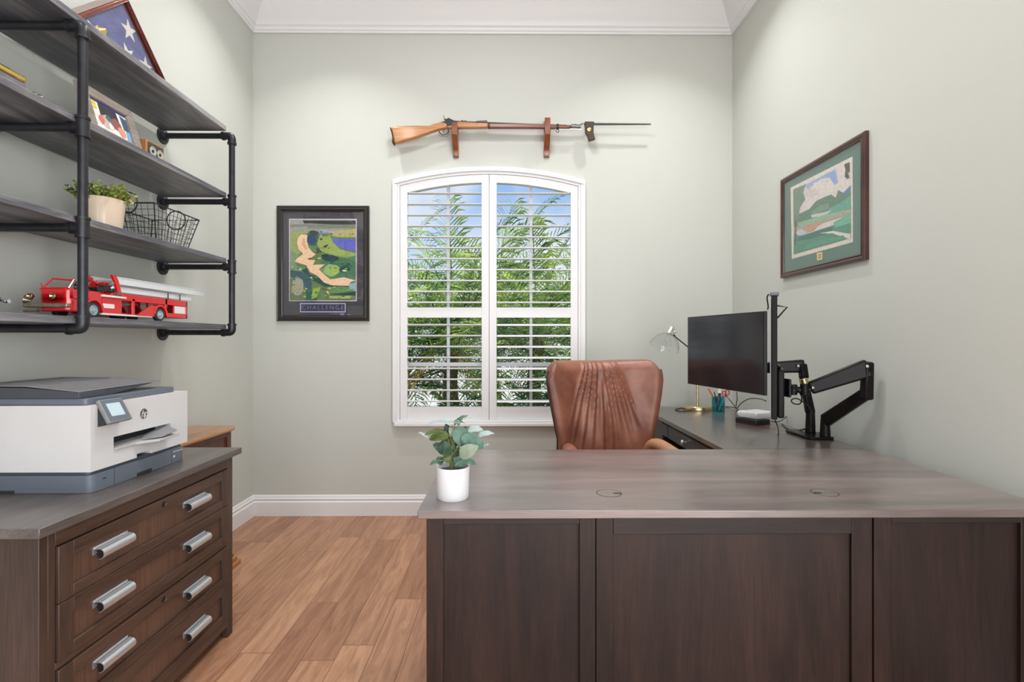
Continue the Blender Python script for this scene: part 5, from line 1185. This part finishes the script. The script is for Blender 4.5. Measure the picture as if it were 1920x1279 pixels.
b = B(); lathe(b, [(.022, .010), (.030, .020), (.052, .034), (.074, .056), (.088, .085), (.092, .108), (.0935, .108), (.0895, .084), (.0755, .054), (.053, .032), (.031, .018), (.023, .008)], hd, ax, seg=40); obj('glass_shade', b, 'lamp_glass', t)
b = B(); ball(b, hd + ax * .045, (.022, .022, .026)); obj('bulb', b, 'lamp_glass', t)
t = tag(obj('lamp_cord', (lambda b_: (tube(b_, bez([(lx - .07, ly - .06, DT + .004), (lx - .13, ly - .10, DT + .004), (lx - .15, ly - .02, DT + .004), (lx - .09, ly + .05, DT + .004), (lx + .02, ly + .10, DT + .004)], 6), .003, 6), b_)[1])(B()), 'black'), 'thin black lamp cord looped beside the brass lamp base', 'cord')

# ---- pencil cup and what it holds
kx, ky = 1.272, 3.055
t = thing('pencil_cup', 'square teal glass tumbler used as a pencil cup', 'cup', (kx, ky, DT))
b = B(); s_ = .037
lathe(b, [(0, DT + .001), (.034, DT + .001), (.037, DT + .008), (.038, DT + .105), (.0355, DT + .105), (.0345, DT + .012), (0, DT + .010)], (kx, ky, 0), seg=28); obj('glass_body', b, 'teal_glass', t)
M['orange'] = mat('orange_plastic', (.75, .22, .05), .35); M['redp'] = mat('red_plastic', (.55, .05, .05), .35); M['navy'] = mat('dark_blue_plastic', (.04, .06, .14), .35)
def pen(name, label, cat, px_, py_, m_, r=.004, cap=None):
    top = at(px_, py_, Y=ky + random.uniform(-.01, .01)); foot = Vector((kx + (kx - top.x) * .35, ky, DT + .014)); t_ = thing(name, label, cat, foot)
    b = B(); tube(b, [foot, top], r, 8); obj('barrel', b, m_, t_)
    if cap: b = B(); dv = (top - foot).normalized(); tube(b, [top - dv * .02, top + dv * .004], r * 1.35, 8); obj('cap', b, cap, t_)
pen('pen', 'orange pen leaning left out of the teal cup', 'pen', 1328, 728, 'orange', .005)
pen('pen', 'dark blue slim pen beside the orange one in the cup', 'pen', 1339, 735, 'navy', .0035)
pen('marker', 'thick dark marker with white cap in the teal cup', 'marker', 1350, 731, 'black', .008, 'toy_white')
t = thing('scissors', 'scissors with red and white handles standing in the teal cup', 'scissors', (kx + .02, ky, DT + .02))
b = B()
for cx_ in (.030, .050): tube(b, [(kx + cx_ + .011 * math.cos(a), ky - .012, .884 + (cx_ - .03) * .4 + .017 * math.sin(a)) for a in [2 * PI * k / 16 for k in range(17)]], .0035, 6)
obj('handles', b, 'redp', t)
b = B(); tube(b, [(kx + .036, ky - .012, .866), (kx - .005, ky - .004, DT + .02)], .0032, 4); tube(b, [(kx + .044, ky - .012, .872), (kx + .005, ky - .004, DT + .02)], .0032, 4); obj('blades', b, 'steel', t)

# ---- small boxes
a0 = Vector((1.231, 2.735, 0)); a1 = Vector((1.292, 2.625, 0)); a2 = a1 + Vector((.088, .030, 0)); a3 = a0 + Vector((.088, .030, 0))
t = thing('dock_box', 'flat black box lying under the white device', 'electronic device', (1.30, 2.68, DT))
b = B(); prism(b, [v + Vector((0, 0, DT + .0005)) for v in (a0, a1, a2, a3)], (0, 0, .030)); obj('case', b, 'black', t, bevel=.003)
b = B(); prism(b, [v + Vector((0, 0, DT + .0002)) for v in (a0.lerp(a2, .015), a1.lerp(a3, .015), a2, a3)], (0, 0, .003)); obj('red_reflection', b, 'redp', t, label='thin painted red reflection')  # red strip painted in for a reflection on the black box
t = thing('white_router', 'white rounded device resting on the flat black box', 'electronic device', (1.33, 2.70, DT + .031))
b = B(); q = [a0 + Vector((.004, .0, 0)), a1 + Vector((.008, .012, 0)), a2 + Vector((.05, .03, 0)), a3 + Vector((.05, .02, 0))]
vb = [b.verts.new(v.lerp((a0 + a2) / 2 + Vector((.02, 0, 0)), .12) + Vector((0, 0, DT + .031))) for v in q]; vm_ = [b.verts.new(v + Vector((0, 0, DT + .052))) for v in q]; vt = [b.verts.new(v.lerp((a0 + a2) / 2 + Vector((.02, 0, 0)), .08) + Vector((0, 0, DT + .068))) for v in q]
for r0, r1 in ((vb, vm_), (vm_, vt)):
    for k in range(4): b.faces.new((r0[k], r0[(k + 1) % 4], r1[(k + 1) % 4], r1[k]))
b.faces.new(vb); b.faces.new(vt); obj('case', b, 'pr_white', t, bevel=.006, seg=3)

# ---- cables
def cable(label, pts, r=.0028):
    b = B(); tube(b, bez(pts, 8), r, 7); return tag(obj('cable', b, 'black'), label, 'cable')
C_ = lambda px_, py_, Y: at(px_, py_, Y=Y)
zc_ = DT + .004
cable('black cable looping down from the arm wrist to the desk', [C_(1478, 720, 2.18), C_(1492, 728, 2.17), C_(1503, 744, 2.2), C_(1500, 757, 2.22), C_(1488, 757, 2.2), C_(1484, 750, 2.2), C_(1496, 748, 2.2), C_(1515, 762, 2.22), C_(1526, 782, 2.26), C_(1518, 800, 2.35), at(1492, 807.5, Z=zc_), at(1475, 803, Z=zc_), at(1467, 795, Z=zc_)])
cable('black cable arching from under the wide monitor to the white device', [C_(1436, 752, 2.35), C_(1424, 748, 2.45), C_(1405, 748, 2.6), C_(1390, 756, 2.85), at(1381, 766, Z=zc_), at(1372, 763.5, Z=zc_), at(1345, 762, Z=zc_)])
cable('black cable hanging straight down behind the wide monitor', [C_(1381, 735, 2.95), C_(1382, 748, 2.95), C_(1380, 762, 3.0), at(1384, 770, Z=zc_)], .0022)
cable('thin black cable with plug beside the pencil cup', [C_(1358, 738, 2.98), C_(1364, 745, 2.98), C_(1374, 757, 2.98), at(1382, 767, Z=zc_), at(1395, 772, Z=zc_)], .0022)
cable('black cable hanging below the upright monitor onto the desk', [C_(1450, 778, 2.22), C_(1454, 790, 2.22), C_(1458, 800, 2.25), at(1460, 811, Z=zc_), at(1458, 815, Z=zc_)], .0022)
cable('short black cable curling out from the black box toward the wall', [at(1446, 790, Z=DT + .02), at(1458, 791, Z=DT + .018), at(1468, 787, Z=DT + .018), at(1474, 781, Z=DT + .02)])
